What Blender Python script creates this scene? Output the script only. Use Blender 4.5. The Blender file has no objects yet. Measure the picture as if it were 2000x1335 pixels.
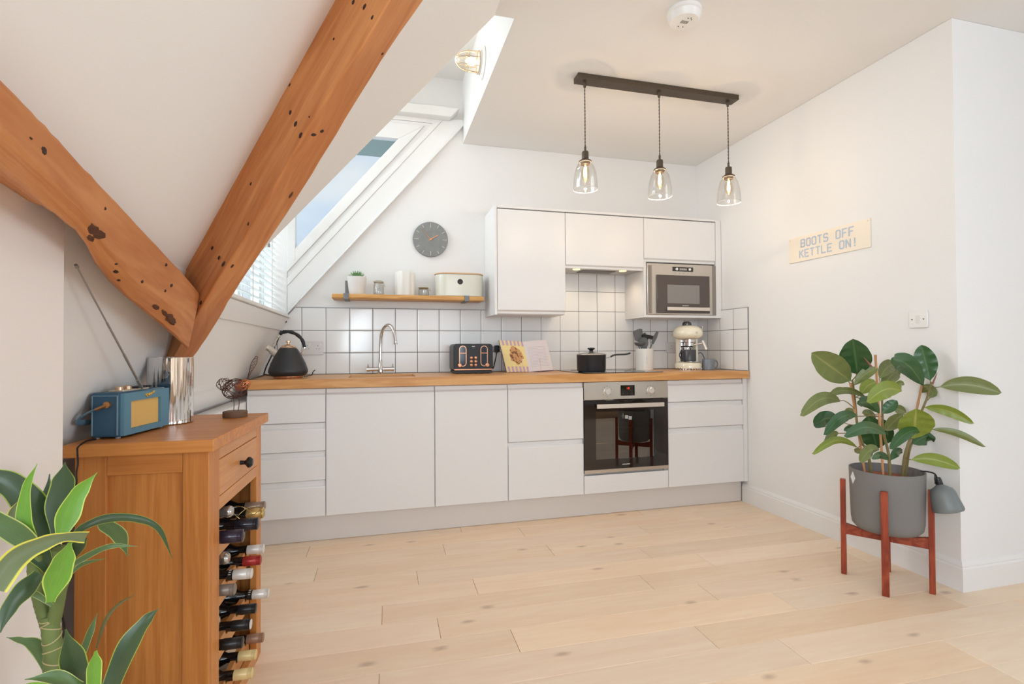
import bpy, bmesh, math, random
from mathutils import Vector, Matrix
random.seed(7)
sc = bpy.context.scene
COL = sc.collection
PI = math.pi

# ------------------------------------------------------------------ camera
FPX, CAM_H = 1000.8, 1.0756
yaw, pitch, roll = math.radians(14.6403), math.radians(.8064), math.radians(-.3157)
F_ = Vector((math.sin(yaw)*math.cos(pitch), math.cos(yaw)*math.cos(pitch), math.sin(pitch)))
R_ = Vector((math.cos(yaw), -math.sin(yaw), 0)); U_ = R_.cross(F_)
R2 = R_*math.cos(roll)+U_*math.sin(roll); U2 = -R_*math.sin(roll)+U_*math.cos(roll)
cd = bpy.data.cameras.new('camera'); cam = bpy.data.objects.new('camera', cd); COL.objects.link(cam)
cd.sensor_width = 36.0; cd.lens = 36.0*FPX/2000.0; cd.clip_start = .02
m = Matrix.Identity(4)
for i in range(3):
    m[i][0] = R2[i]; m[i][1] = U2[i]; m[i][2] = -F_[i]
m[0][3], m[1][3], m[2][3] = 0, 0, CAM_H
cam.matrix_world = m
sc.camera = cam
# ------------------------------------------------------------------ view
vs = sc.view_settings
vs.view_transform = 'Standard'; vs.look = 'None'; vs.gamma = 1; vs.use_curve_mapping = False
vs.exposure = 0.70
# ------------------------------------------------------------------ sky
w = bpy.data.worlds.new('sky'); sc.world = w; w.use_nodes = True
nt = w.node_tree; nt.nodes.clear()
def N(nt, t, **kw):
    n = nt.nodes.new(t)
    for k, v in kw.items():
        if k.startswith('_'): n.inputs[int(k[1:])].default_value = v
        else: setattr(n, k, v)
    return n
tc = N(nt, 'ShaderNodeTexCoord'); mp = N(nt, 'ShaderNodeMapping'); mp.inputs['Scale'].default_value = (1, 1, 2.2)
no = N(nt, 'ShaderNodeTexNoise'); no.inputs['Scale'].default_value = 2.6; no.inputs['Detail'].default_value = 6
cr = N(nt, 'ShaderNodeValToRGB'); e = cr.color_ramp.elements
e[0].position = .42; e[0].color = (.58, .74, .96, 1); e[1].position = .74; e[1].color = (1.0, .99, .97, 1)
bg = N(nt, 'ShaderNodeBackground'); bg.inputs['Strength'].default_value = 0.58
ou = N(nt, 'ShaderNodeOutputWorld')
L_ = nt.links.new
L_(tc.outputs['Generated'], mp.inputs['Vector']); L_(mp.outputs[0], no.inputs['Vector'])
L_(no.outputs['Fac'], cr.inputs['Fac']); L_(cr.outputs['Color'], bg.inputs['Color']); L_(bg.outputs[0], ou.inputs['Surface'])
# daylight: a low-power sun through the dormer blinds
def light(name, kind, loc, energy, color=(1, 1, 1), size=.1, rot=None, **kw):
    d = bpy.data.lights.new(name, kind); d.energy = energy; d.color = color
    if kind == 'AREA':
        d.shape = 'RECTANGLE'; d.size = size; d.size_y = kw.get('size_y', size); d.spread = math.radians(kw.get('spread', 180))
    elif kind == 'SUN': d.angle = size
    else: d.shadow_soft_size = size
    if kind == 'SPOT': d.spot_size = kw.get('spot', 1.6); d.spot_blend = .8
    o = bpy.data.objects.new(name, d); COL.objects.link(o); o.location = loc
    if rot is not None: o.rotation_euler = Vector(rot).to_track_quat('-Z', 'Y').to_euler()
    return o
light('sun', 'SUN', (-4, 1, 6), 1.0, (1, .95, .88), .01, rot=(.74, .47, -.78))
# unseen fill lights added behind the camera, then the dormer window
light('rear_fill_light', 'AREA', (.4, -2.7, 1.65), 27, (.80, .91, 1), 2.2, rot=(.02, 1, .22), size_y=1.6)  # added frontal fill for the kitchen, from the rear of the room
light('left_fill_light', 'AREA', (-.26, -.75, 1.60), 30, (.78, .90, 1), .9, rot=(1, .30, -.20), size_y=1.2)  # added main fill from the left; the ceiling has no opening there
light('side_fill_light', 'AREA', (4.6, -2.0, 1.4), 18, (.84, .93, 1), 1.8, rot=(-1, .46, .22), size_y=1.5, spread=95)  # added fill for the left walls, spread kept off the outside corner
light('dormer_window_light', 'AREA', (-1.25, 2.9, 2.5), 34, (.93, .97, 1), 1.5, rot=(1, 0, -.35), size_y=1.4)

# ------------------------------------------------------------------ materials
def C(r, g, b):
    f = lambda v: ((v/255+.055)/1.055)**2.4 if v > 10 else v/255/12.92
    return (f(r), f(g), f(b), 1)
_m = {}
def mat(name, col, rough=.5, metal=0, spec=.5, noise=0, nscale=8, bump=0, bscale=60, coat=0, trans=0):
    if name in _m: return _m[name]
    M = bpy.data.materials.new(name); M.use_nodes = True; nt = M.node_tree; b = nt.nodes['Principled BSDF']
    b.inputs['Base Color'].default_value = col; b.inputs['Roughness'].default_value = rough
    b.inputs['Metallic'].default_value = metal; b.inputs['Specular IOR Level'].default_value = spec
    b.inputs['Coat Weight'].default_value = coat
    if noise:
        t = N(nt, 'ShaderNodeTexCoord'); n = N(nt, 'ShaderNodeTexNoise'); n.inputs['Scale'].default_value = nscale
        n.inputs['Detail'].default_value = 4
        h = N(nt, 'ShaderNodeMapRange'); h.inputs[3].default_value = 1-noise; h.inputs[4].default_value = 1+noise*.6
        x = N(nt, 'ShaderNodeVectorMath', operation='SCALE'); x.inputs[0].default_value = col[:3]
        nt.links.new(t.outputs['Object'], n.inputs['Vector']); nt.links.new(n.outputs['Fac'], h.inputs[0])
        nt.links.new(h.outputs[0], x.inputs['Scale']); nt.links.new(x.outputs[0], b.inputs['Base Color'])
    if bump:
        t = N(nt, 'ShaderNodeTexCoord'); n = N(nt, 'ShaderNodeTexNoise'); n.inputs['Scale'].default_value = bscale
        bu = N(nt, 'ShaderNodeBump'); bu.inputs['Strength'].default_value = bump; bu.inputs['Distance'].default_value = .002
        nt.links.new(t.outputs['Object'], n.inputs['Vector']); nt.links.new(n.outputs['Fac'], bu.inputs['Height'])
        nt.links.new(bu.outputs[0], b.inputs['Normal'])
    _m[name] = M; return M
def emis(name, col, s):
    if name in _m: return _m[name]
    M = bpy.data.materials.new(name); M.use_nodes = True; b = M.node_tree.nodes['Principled BSDF']
    b.inputs['Base Color'].default_value = col; b.inputs['Emission Color'].default_value = col
    b.inputs['Emission Strength'].default_value = s; _m[name] = M; return M
def thin_glass(name, tint=(1, 1, 1, 1), ior=1.45, rough=0.0, base=0.0):
    if name in _m: return _m[name]
    M = bpy.data.materials.new(name); M.use_nodes = True; nt = M.node_tree; nt.nodes.clear()
    tr = N(nt, 'ShaderNodeBsdfTransparent'); tr.inputs[0].default_value = tint
    g = N(nt, 'ShaderNodeBsdfGlossy'); g.inputs['Roughness'].default_value = rough
    fr = N(nt, 'ShaderNodeFresnel'); ge = N(nt, 'ShaderNodeNewGeometry')
    io = N(nt, 'ShaderNodeMapRange'); io.inputs[3].default_value = ior; io.inputs[4].default_value = 1/ior
    nt.links.new(ge.outputs['Backfacing'], io.inputs[0]); nt.links.new(io.outputs[0], fr.inputs['IOR'])
    ad = N(nt, 'ShaderNodeMath', operation='ADD'); ad.inputs[1].default_value = base; ad.use_clamp = True
    mx = N(nt, 'ShaderNodeMixShader'); o = N(nt, 'ShaderNodeOutputMaterial')
    nt.links.new(fr.outputs[0], ad.inputs[0]); nt.links.new(ad.outputs[0], mx.inputs[0]); nt.links.new(tr.outputs[0], mx.inputs[1]); nt.links.new(g.outputs[0], mx.inputs[2])
    nt.links.new(mx.outputs[0], o.inputs[0]); _m[name] = M; return M
def wood(name, c1, c2, axis='Z', scale=1.0, rough=.45, dark=None, knots=0, src='Object', spec=.4, attr=None, ring=.5, st=.12):
    """fine long grain along one axis; streaks between two tones; optional knots"""
    if name in _m: return _m[name]
    M = bpy.data.materials.new(name); M.use_nodes = True; nt = M.node_tree; b = nt.nodes['Principled BSDF']
    lk = nt.links.new
    t = N(nt, 'ShaderNodeTexCoord'); mp = N(nt, 'ShaderNodeMapping')
    s = {'X': (st, 1, 1), 'Y': (1, st, 1), 'Z': (1, 1, st)}[axis]
    mp.inputs['Scale'].default_value = [v*scale*10 for v in s]
    vec = t.outputs[src]
    if attr:
        at = N(nt, 'ShaderNodeAttribute'); at.attribute_name = attr
        ad = N(nt, 'ShaderNodeVectorMath', operation='MULTIPLY_ADD'); ad.inputs[1].default_value = (7, 5, 3)
        lk(at.outputs['Color'], ad.inputs[0]); lk(vec, ad.inputs[2]); vec = ad.outputs[0]
    lk(vec, mp.inputs['Vector'])
    n1 = N(nt, 'ShaderNodeTexNoise'); n1.inputs['Scale'].default_value = 1.0; n1.inputs['Detail'].default_value = 3; n1.inputs['Distortion'].default_value = .6
    n2 = N(nt, 'ShaderNodeTexNoise'); n2.inputs['Scale'].default_value = 9; n2.inputs['Detail'].default_value = 5; n2.inputs['Distortion'].default_value = .3
    lk(mp.outputs[0], n1.inputs['Vector']); lk(mp.outputs[0], n2.inputs['Vector'])
    wv = N(nt, 'ShaderNodeMath', operation='MULTIPLY'); wv.inputs[1].default_value = 26
    sn = N(nt, 'ShaderNodeMath', operation='SINE'); lk(n1.outputs['Fac'], wv.inputs[0]); lk(wv.outputs[0], sn.inputs[0])
    mr = N(nt, 'ShaderNodeMapRange'); mr.inputs[1].default_value = -1; lk(sn.outputs[0], mr.inputs[0])
    mx = N(nt, 'ShaderNodeMix', data_type='FLOAT'); mx.inputs[0].default_value = ring
    lk(n2.outputs['Fac'], mx.inputs[2]); lk(mr.outputs[0], mx.inputs[3])
    cr = N(nt, 'ShaderNodeValToRGB'); el = cr.color_ramp.elements; el[0].position = .2; el[0].color = c2; el[1].position = .8; el[1].color = c1
    lk(mx.outputs[0], cr.inputs['Fac']); colr = cr.outputs['Color']
    if attr:
        hs = N(nt, 'ShaderNodeHueSaturation'); sep = N(nt, 'ShaderNodeSeparateColor'); lk(at.outputs['Color'], sep.inputs[0])
        v = N(nt, 'ShaderNodeMapRange'); v.inputs[3].default_value = .93; v.inputs[4].default_value = 1.05; lk(sep.outputs[0], v.inputs[0])
        s2 = N(nt, 'ShaderNodeMapRange'); s2.inputs[3].default_value = .9; s2.inputs[4].default_value = 1.12; lk(sep.outputs[1], s2.inputs[0])
        lk(v.outputs[0], hs.inputs['Value']); lk(s2.outputs[0], hs.inputs['Saturation']); lk(colr, hs.inputs['Color']); colr = hs.outputs[0]
    if knots:
        vo = N(nt, 'ShaderNodeTexVoronoi'); vo.inputs['Scale'].default_value = knots; vo.voronoi_dimensions = '2D'
        mk = N(nt, 'ShaderNodeMapping'); mk.inputs['Scale'].default_value = {'X': (.45, 1, 1), 'Y': (1, .45, 1), 'Z': (1, 1, .45)}[axis]
        lk(vec, mk.inputs['Vector']); lk(mk.outputs[0], vo.inputs['Vector'])
        nd = N(nt, 'ShaderNodeMath', operation='MULTIPLY_ADD'); nd.inputs[1].default_value = .09; lk(n2.outputs['Fac'], nd.inputs[0]); lk(vo.outputs['Distance'], nd.inputs[2])
        kr = N(nt, 'ShaderNodeMapRange'); kr.inputs[1].default_value = .058; kr.inputs[2].default_value = .105; kr.inputs[3].default_value = .45; kr.inputs[4].default_value = 0
        lk(nd.outputs[0], kr.inputs[0])
        m2 = N(nt, 'ShaderNodeMix', data_type='RGBA'); m2.inputs[7].default_value = dark or C(60, 30, 15)
        lk(kr.outputs[0], m2.inputs[0]); lk(colr, m2.inputs[6]); colr = m2.outputs[2]
    lk(colr, b.inputs['Base Color'])
    bu = N(nt, 'ShaderNodeBump'); bu.inputs['Strength'].default_value = .15; bu.inputs['Distance'].default_value = .002
    lk(n2.outputs['Fac'], bu.inputs['Height']); lk(bu.outputs[0], b.inputs['Normal'])
    b.inputs['Roughness'].default_value = rough; b.inputs['Specular IOR Level'].default_value = spec
    _m[name] = M; return M
def tiles(name, ax0, off0, off1):
    """white glazed 150 mm tiles with dark grout; ax0 is the horizontal axis"""
    M = bpy.data.materials.new(name); M.use_nodes = True; nt = M.node_tree; b = nt.nodes['Principled BSDF']; lk = nt.links.new
    t = N(nt, 'ShaderNodeTexCoord'); sx = N(nt, 'ShaderNodeSeparateXYZ'); lk(t.outputs['Object'], sx.inputs[0])
    def line(out, off):
        a = N(nt, 'ShaderNodeMath', operation='SUBTRACT'); a.inputs[1].default_value = off-15; lk(out, a.inputs[0])
        d = N(nt, 'ShaderNodeMath', operation='DIVIDE'); d.inputs[1].default_value = .15; lk(a.outputs[0], d.inputs[0])
        f = N(nt, 'ShaderNodeMath', operation='PINGPONG'); f.inputs[1].default_value = .5; lk(d.outputs[0], f.inputs[0])
        return f.outputs[0], d.outputs[0]
    f1, d1 = line(sx.outputs[ax0], off0); f2, d2 = line(sx.outputs[2], off1)
    mn = N(nt, 'ShaderNodeMath', operation='MINIMUM'); lk(f1, mn.inputs[0]); lk(f2, mn.inputs[1])
    cr = N(nt, 'ShaderNodeMapRange'); cr.inputs[1].default_value = .009; cr.inputs[2].default_value = .0135; lk(mn.outputs[0], cr.inputs[0])
    mx = N(nt, 'ShaderNodeMix', data_type='RGBA'); mx.inputs[6].default_value = C(66, 66, 70); mx.inputs[7].default_value = C(243, 242, 241)
    lk(cr.outputs[0], mx.inputs[0]); lk(mx.outputs[2], b.inputs['Base Color'])
    ro = N(nt, 'ShaderNodeMapRange'); ro.inputs[3].default_value = .8; ro.inputs[4].default_value = .12; lk(cr.outputs[0], ro.inputs[0]); lk(ro.outputs[0], b.inputs['Roughness'])
    # pillowed tile edge + gentle glaze ripple
    pl = N(nt, 'ShaderNodeMapRange'); pl.inputs[1].default_value = 0; pl.inputs[2].default_value = .05; lk(mn.outputs[0], pl.inputs[0])
    no = N(nt, 'ShaderNodeTexNoise'); no.inputs['Scale'].default_value = 9; no.inputs['Detail'].default_value = 1; lk(t.outputs['Object'], no.inputs['Vector'])
    ml = N(nt, 'ShaderNodeMath', operation='MULTIPLY_ADD'); ml.inputs[1].default_value = .5; lk(no.outputs['Fac'], ml.inputs[0]); lk(pl.outputs[0], ml.inputs[2])
    bu = N(nt, 'ShaderNodeBump'); bu.inputs['Strength'].default_value = .35; bu.inputs['Distance'].default_value = .002
    lk(ml.outputs[0], bu.inputs['Height']); lk(bu.outputs[0], b.inputs['Normal'])
    return M

WALL = mat('wall_paint', C(240, 238, 236), .85, spec=.2, bump=.05, bscale=220)
CEIL = mat('ceiling_paint', C(240, 237, 234), .9, spec=.15, bump=.04, bscale=200)
TRIM = mat('gloss_white_trim', C(240, 238, 236), .35, spec=.4)
CAB = mat('white_cabinet_lacquer', C(238, 236, 235), .32, spec=.45)
CABIN = mat('cabinet_carcass_white', C(226, 222, 218), .5)
GAP = mat('dark_gap', C(70, 66, 64), .9)
STEEL = mat('brushed_steel', C(206, 198, 188), .32, .9, bump=.1, bscale=400)
CHROME = mat('chrome', C(225, 222, 220), .06, 1)
BLACK = mat('black_plastic', C(26, 26, 28), .4)
BLKGLASS = mat('black_glass', C(34, 28, 24), .05, spec=.7)
WHITEPL = mat('white_plastic', C(240, 238, 235), .3)
COPPER = mat('rose_copper', C(222, 160, 125), .2, .9)
OAKTOP = wood('oak_worktop', C(226, 172, 112), C(206, 146, 86), 'X', 1.1, .35)
RACKV = wood('rack_oak_vertical', C(212, 142, 74), C(190, 116, 54), 'Z', 2.2, .4, ring=.32, st=.045)
RACKH = wood('rack_oak_horizontal', C(212, 142, 74), C(190, 116, 54), 'X', 2.2, .4, ring=.32, st=.045)
RACKD = wood('rack_oak_depth', C(218, 156, 96), C(200, 134, 78), 'Y', 2.2, .38, ring=.2, st=.035)
SHELFW = wood('shelf_oak', C(224, 172, 104), C(198, 138, 72), 'X', 1.2, .45)
TEAK = wood('red_hardwood', C(168, 76, 48), C(132, 50, 32), 'Z', 2.5, .4)
FLOORW = wood('pale_oak_floor', C(251, 228, 201), C(244, 214, 184), 'X', .55, .42, knots=3.6, dark=C(150, 118, 94), attr='tone', ring=.22)
BEAMW = wood('beam_pine', C(210, 144, 88), C(184, 112, 62), 'X', .9, .55, src='UV', knots=1.3, dark=C(96, 52, 28), ring=.38)

# ------------------------------------------------------------------ mesh builder
class MB:
    def __init__(s): s.v = []; s.f = []; s.mi = []; s.uv = None; s.k = 0
    def add(s, vs, fs):
        o = len(s.v); s.v += [tuple(map(float, p)) for p in vs]; s.f += [tuple(i+o for i in f) for f in fs]; s.mi += [s.k]*len(fs); return s
    def use(s, k): s.k = k; return s
    def box(s, x0, x1, y0, y1, z0, z1):
        return s.add([(x0,y0,z0),(x1,y0,z0),(x1,y1,z0),(x0,y1,z0),(x0,y0,z1),(x1,y0,z1),(x1,y1,z1),(x0,y1,z1)],
                     [(0,3,2,1),(4,5,6,7),(0,1,5,4),(1,2,6,5),(2,3,7,6),(3,0,4,7)])
    def prism(s, poly, ax, a, b):
        """poly in the two other axes (in X,Y,Z order), extruded from a to b along ax"""
        n = len(poly)
        def P(p, t): return {'X': (t, p[0], p[1]), 'Y': (p[0], t, p[1]), 'Z': (p[0], p[1], t)}[ax]
        return s.add([P(p, a) for p in poly]+[P(p, b) for p in poly], [tuple(range(n))[::-1], tuple(range(n, 2*n))]+[(i, (i+1) % n, (i+1) % n+n, i+n) for i in range(n)])
    def lathe(s, prof, c=(0,0,0), ax='Z', n=32, sx=1, sy=1, cap=True):
        vs = []; fs = []
        for r, h in prof:
            for i in range(n):
                a = 2*PI*i/n; x, y = r*math.cos(a)*sx, r*math.sin(a)*sy
                vs.append({'Z': (c[0]+x, c[1]+y, c[2]+h), 'X': (c[0]+h, c[1]+x, c[2]+y), 'Y': (c[0]+x, c[1]+h, c[2]+y)}[ax])
        for j in range(len(prof)-1):
            for i in range(n): fs.append((j*n+i, j*n+(i+1) % n, (j+1)*n+(i+1) % n, (j+1)*n+i))
        if cap:
            if prof[0][0] > 1e-6: fs.append(tuple(range(n))[::-1])
            if prof[-1][0] > 1e-6: fs.append(tuple((len(prof)-1)*n+i for i in range(n)))
        return s.add(vs, fs)
    def tube(s, pts, r, n=8, cap=True, flat=1.0):
        pts = [Vector(p) for p in pts]; m = len(pts)
        rs = r if isinstance(r, (list, tuple)) else [r]*m
        vs = []; fs = []; up = None
        for i, p in enumerate(pts):
            d = (pts[min(i+1, m-1)]-pts[max(i-1, 0)]).normalized()
            if up is None:
                up = Vector((0, 0, 1)) if abs(d.z) < .9 else Vector((1, 0, 0))
            a = (up-d*up.dot(d)).normalized(); b = d.cross(a); up = a
            for k in range(n):
                t = 2*PI*k/n; vs.append(p+a*(rs[i]*math.cos(t)*flat)+b*(rs[i]*math.sin(t)))
        for i in range(m-1):
            for k in range(n): fs.append((i*n+k, i*n+(k+1) % n, (i+1)*n+(k+1) % n, (i+1)*n+k))
        if cap: fs += [tuple(range(n))[::-1], tuple((m-1)*n+k for k in range(n))]
        return s.add(vs, fs)
    def sphere(s, c, r, n=16, m=10, sc=(1,1,1)):
        vs = []; fs = []
        for j in range(m+1):
            ph = PI*j/m
            for i in range(n):
                a = 2*PI*i/n; vs.append((c[0]+r*math.sin(ph)*math.cos(a)*sc[0], c[1]+r*math.sin(ph)*math.sin(a)*sc[1], c[2]-r*math.cos(ph)*sc[2]))
        for j in range(m):
            for i in range(n): fs.append((j*n+i, j*n+(i+1) % n, (j+1)*n+(i+1) % n, (j+1)*n+i))
        return s.add(vs, fs)
    def ring(s, c, R, r, ax='Z', n=24, k=8):
        vs = []; fs = []
        for i in range(n):
            a = 2*PI*i/n
            for j in range(k):
                b = 2*PI*j/k; q = R+r*math.cos(b); x, y, h = q*math.cos(a), q*math.sin(a), r*math.sin(b)
                vs.append({'Z': (c[0]+x, c[1]+y, c[2]+h), 'X': (c[0]+h, c[1]+x, c[2]+y), 'Y': (c[0]+x, c[1]+h, c[2]+y)}[ax])
        for i in range(n):
            for j in range(k): fs.append((i*k+j, ((i+1) % n)*k+j, ((i+1) % n)*k+(j+1) % k, i*k+(j+1) % k))
        return s.add(vs, fs)
    def rbox(s, x0, x1, y0, y1, z0, z1, r, ax='Z', n=5):
        """box with corners rounded in the plane across ax"""
        A = {'X': (y0, y1, z0, z1), 'Y': (x0, x1, z0, z1), 'Z': (x0, x1, y0, y1)}[ax]; e = {'X': (x0, x1), 'Y': (y0, y1), 'Z': (z0, z1)}[ax]
        p = []
        for cx, cy, a0 in ((A[1]-r, A[3]-r, 0), (A[0]+r, A[3]-r, 90), (A[0]+r, A[2]+r, 180), (A[1]-r, A[2]+r, 270)):
            for i in range(n+1):
                t = math.radians(a0+90*i/n); p.append((cx+r*math.cos(t), cy+r*math.sin(t)))
        return s.prism(p, ax, e[0], e[1])

def tag(o, label=None, cat=None, group=None, kind=None):
    if label: o['label'] = label
    if cat: o['category'] = cat
    if group: o['group'] = group
    if kind: o['kind'] = kind
    return o
def obj(name, mb, mats, parent=None, smooth=False, bevel=0, seg=2, label=None, local=False, origin=None, angle=40, tf=None):
    """one mesh object. World-space vertices are moved into the parent's space unless local"""
    me = bpy.data.meshes.new(name)
    vs = [Vector(v) for v in mb.v]
    if tf: vs = [tf @ v for v in vs]
    o = bpy.data.objects.new(name, me); COL.objects.link(o)
    if parent is not None:
        if not local:
            p = parent; off = Vector((0, 0, 0)); mt = Matrix.Identity(4)
            chain = []
            while p: chain.append(p); p = p.parent
            for q in reversed(chain): mt = mt @ q.matrix_basis
            inv = mt.inverted(); vs = [inv @ v for v in vs]
        o.parent = parent
    elif origin != 'world':
        xs, ys, zs = [[v[i] for v in vs] for i in range(3)]
        c = Vector(origin) if origin else Vector(((min(xs)+max(xs))/2, (min(ys)+max(ys))/2, min(zs)))
        vs = [v-c for v in vs]; o.location = c
    me.from_pydata([tuple(v) for v in vs], [], mb.f)
    ml = mats if isinstance(mats, (list, tuple)) else [mats]
    for mm in ml: me.materials.append(mm)
    if len(ml) > 1: me.polygons.foreach_set('material_index', mb.mi)
    bm = bmesh.new(); bm.from_mesh(me); bmesh.ops.recalc_face_normals(bm, faces=bm.faces); bm.to_mesh(me); bm.free()
    if mb.uv:
        ul = me.uv_layers.new(name='UVMap')
        for lp in me.loops: ul.data[lp.index].uv = mb.uv[lp.vertex_index]
    if bevel:
        md = o.modifiers.new('bevel', 'BEVEL'); md.width = bevel; md.segments = seg; md.limit_method = 'ANGLE'; md.angle_limit = math.radians(35)
    if smooth or bevel:
        me.polygons.foreach_set('use_smooth', [True]*len(me.polygons))
        try: me.set_sharp_from_angle(angle=math.radians(angle))
        except Exception: pass
    if label: o['label'] = label
    return o
def thing(name, loc, label, cat, group=None, rz=0):
    o = bpy.data.objects.new(name, None); COL.objects.link(o); o.location = loc; o.rotation_euler = (0, 0, rz)
    o.empty_display_size = .05
    return tag(o, label, cat, group)
def struct(name, mb, m, **kw):
    o = obj(name, mb, m, **kw); o['kind'] = 'structure'; return o
def catmull(pts, k=6):
    P = [Vector(p) for p in pts]; P = [P[0]*2-P[1]]+P+[P[-1]*2-P[-2]]; out = []
    for i in range(1, len(P)-2):
        for j in range(k):
            t = j/k; a, b, c, d = P[i-1:i+3]
            out.append(.5*((2*b)+(c-a)*t+(2*a-5*b+4*c-d)*t*t+(3*b-a-3*c+d)*t**3))
    out.append(P[-2]); return out

# measured positions of free-form things (metres)
BEAM_B = [[[-0.0204,1.1301,1.9476],[0.096,1.0128,1.8796],[0.1732,1.0796,1.9465],[0.0459,1.0796,2.0572],[-0.0581,1.1301,1.9804]],[[-0.0924,1.2117,1.8677],[0.0256,1.0938,1.809],[0.1016,1.161,1.8666],[-0.0245,1.161,1.9763],[-0.1301,1.2117,1.9005]],[[-0.1527,1.2806,1.7997],[-0.0356,1.168,1.7399],[0.0287,1.2383,1.7894],[-0.0941,1.2383,1.8963],[-0.1905,1.2806,1.8325]],[[-0.2173,1.3552,1.7254],[-0.0986,1.2469,1.6837],[-0.0329,1.317,1.7229],[-0.1536,1.317,1.8279],[-0.2551,1.3552,1.7582]],[[-0.2778,1.4279,1.6506],[-0.1687,1.3266,1.6091],[-0.1029,1.3969,1.637],[-0.2263,1.3969,1.7443],[-0.3155,1.4279,1.6834]],[[-0.3435,1.5063,1.5703],[-0.2344,1.4094,1.5327],[-0.17,1.4801,1.5577],[-0.2944,1.4801,1.6659],[-0.3812,1.5063,1.6031]],[[-0.4581,1.654,1.41],[-0.3569,1.5665,1.3934],[-0.3005,1.6393,1.4148],[-0.4214,1.6393,1.5199],[-0.4958,1.654,1.4428]],[[-0.508,1.711,1.3538],[-0.4337,1.6336,1.3005],[-0.3879,1.7094,1.3068],[-0.5125,1.7094,1.4152],[-0.5458,1.711,1.3866]],[[-0.5628,1.7731,1.293],[-0.5083,1.7039,1.2047],[-0.4527,1.7769,1.2291],[-0.5789,1.7769,1.3388],[-0.6006,1.7731,1.3258]],[[-0.6315,1.8796,1.1638],[-0.5861,1.8166,1.124],[-0.522,1.8872,1.1582],[-0.5899,1.8872,1.2173],[-0.6466,1.8796,1.1769]],[[-0.6717,1.9328,1.105],[-0.6265,1.8697,1.0809],[-0.5765,1.9443,1.0945],[-0.6444,1.9443,1.1536],[-0.6868,1.9328,1.1181]],[[-0.7179,1.9871,1.0502],[-0.6679,1.9226,1.0305],[-0.6294,2.0003,1.0367],[-0.6973,2.0003,1.0957],[-0.733,1.9871,1.0633]],[[-0.7924,2.0759,0.9592],[-0.745,2.0122,0.936],[-0.7099,2.0908,0.938],[-0.7778,2.0908,0.9971],[-0.8075,2.0759,0.9724]]]
BEAM_A = [[[-0.3931,0.6062,1.3847],[-0.3938,0.6079,1.3261],[-0.4424,0.6835,1.3129],[-0.5785,0.8944,1.341],[-0.4837,0.6062,1.4635]],[[-0.4014,0.6831,1.3752],[-0.4035,0.6869,1.3205],[-0.4483,0.7633,1.3061],[-0.5696,0.9703,1.3341],[-0.492,0.6831,1.454]],[[-0.4067,0.7362,1.3691],[-0.4121,0.7465,1.3136],[-0.4572,0.8287,1.2958],[-0.5816,1.0364,1.3331],[-0.4973,0.7362,1.4478]],[[-0.4118,0.7851,1.3633],[-0.4203,0.8007,1.3066],[-0.4661,0.8876,1.2856],[-0.5147,0.9723,1.3062],[-0.5023,0.7851,1.442]],[[-0.4178,0.8398,1.3564],[-0.4267,0.8461,1.302],[-0.4695,0.9227,1.2817],[-0.5126,1.0061,1.2994],[-0.5083,0.8398,1.4351]],[[-0.4251,0.9073,1.348],[-0.4351,0.9107,1.2951],[-0.476,0.9838,1.2742],[-0.5168,1.0666,1.2891],[-0.5156,0.9073,1.4267]],[[-0.4314,0.9661,1.3407],[-0.4461,0.9703,1.2832],[-0.488,1.0431,1.2604],[-0.5274,1.1256,1.273],[-0.5219,0.9661,1.4195]],[[-0.4386,1.0339,1.3324],[-0.4615,1.0376,1.2668],[-0.5055,1.1083,1.2403],[-0.5439,1.1905,1.2504],[-0.5292,1.0339,1.4111]],[[-0.4505,1.1429,1.3188],[-0.4804,1.1421,1.2482],[-0.5245,1.2064,1.2184],[-0.561,1.2882,1.2259],[-0.541,1.1429,1.3976]],[[-0.4653,1.28,1.3017],[-0.4965,1.2686,1.2233],[-0.5346,1.3204,1.1907],[-0.5685,1.4015,1.1953],[-0.5559,1.28,1.3805]],[[-0.4814,1.4313,1.2833],[-0.5064,1.4183,1.2062],[-0.5451,1.4704,1.1597],[-0.5761,1.5508,1.1616],[-0.5719,1.4313,1.362]],[[-0.4955,1.561,1.267],[-0.5137,1.5466,1.164],[-0.541,1.5957,1.1181],[-0.5694,1.6755,1.1173],[-0.5861,1.561,1.3457]],[[-0.5151,1.7218,1.2445],[-0.5325,1.7073,1.1342],[-0.5582,1.7561,1.0835],[-0.5849,1.8355,1.0806],[-0.6056,1.7218,1.3233]]]
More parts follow.
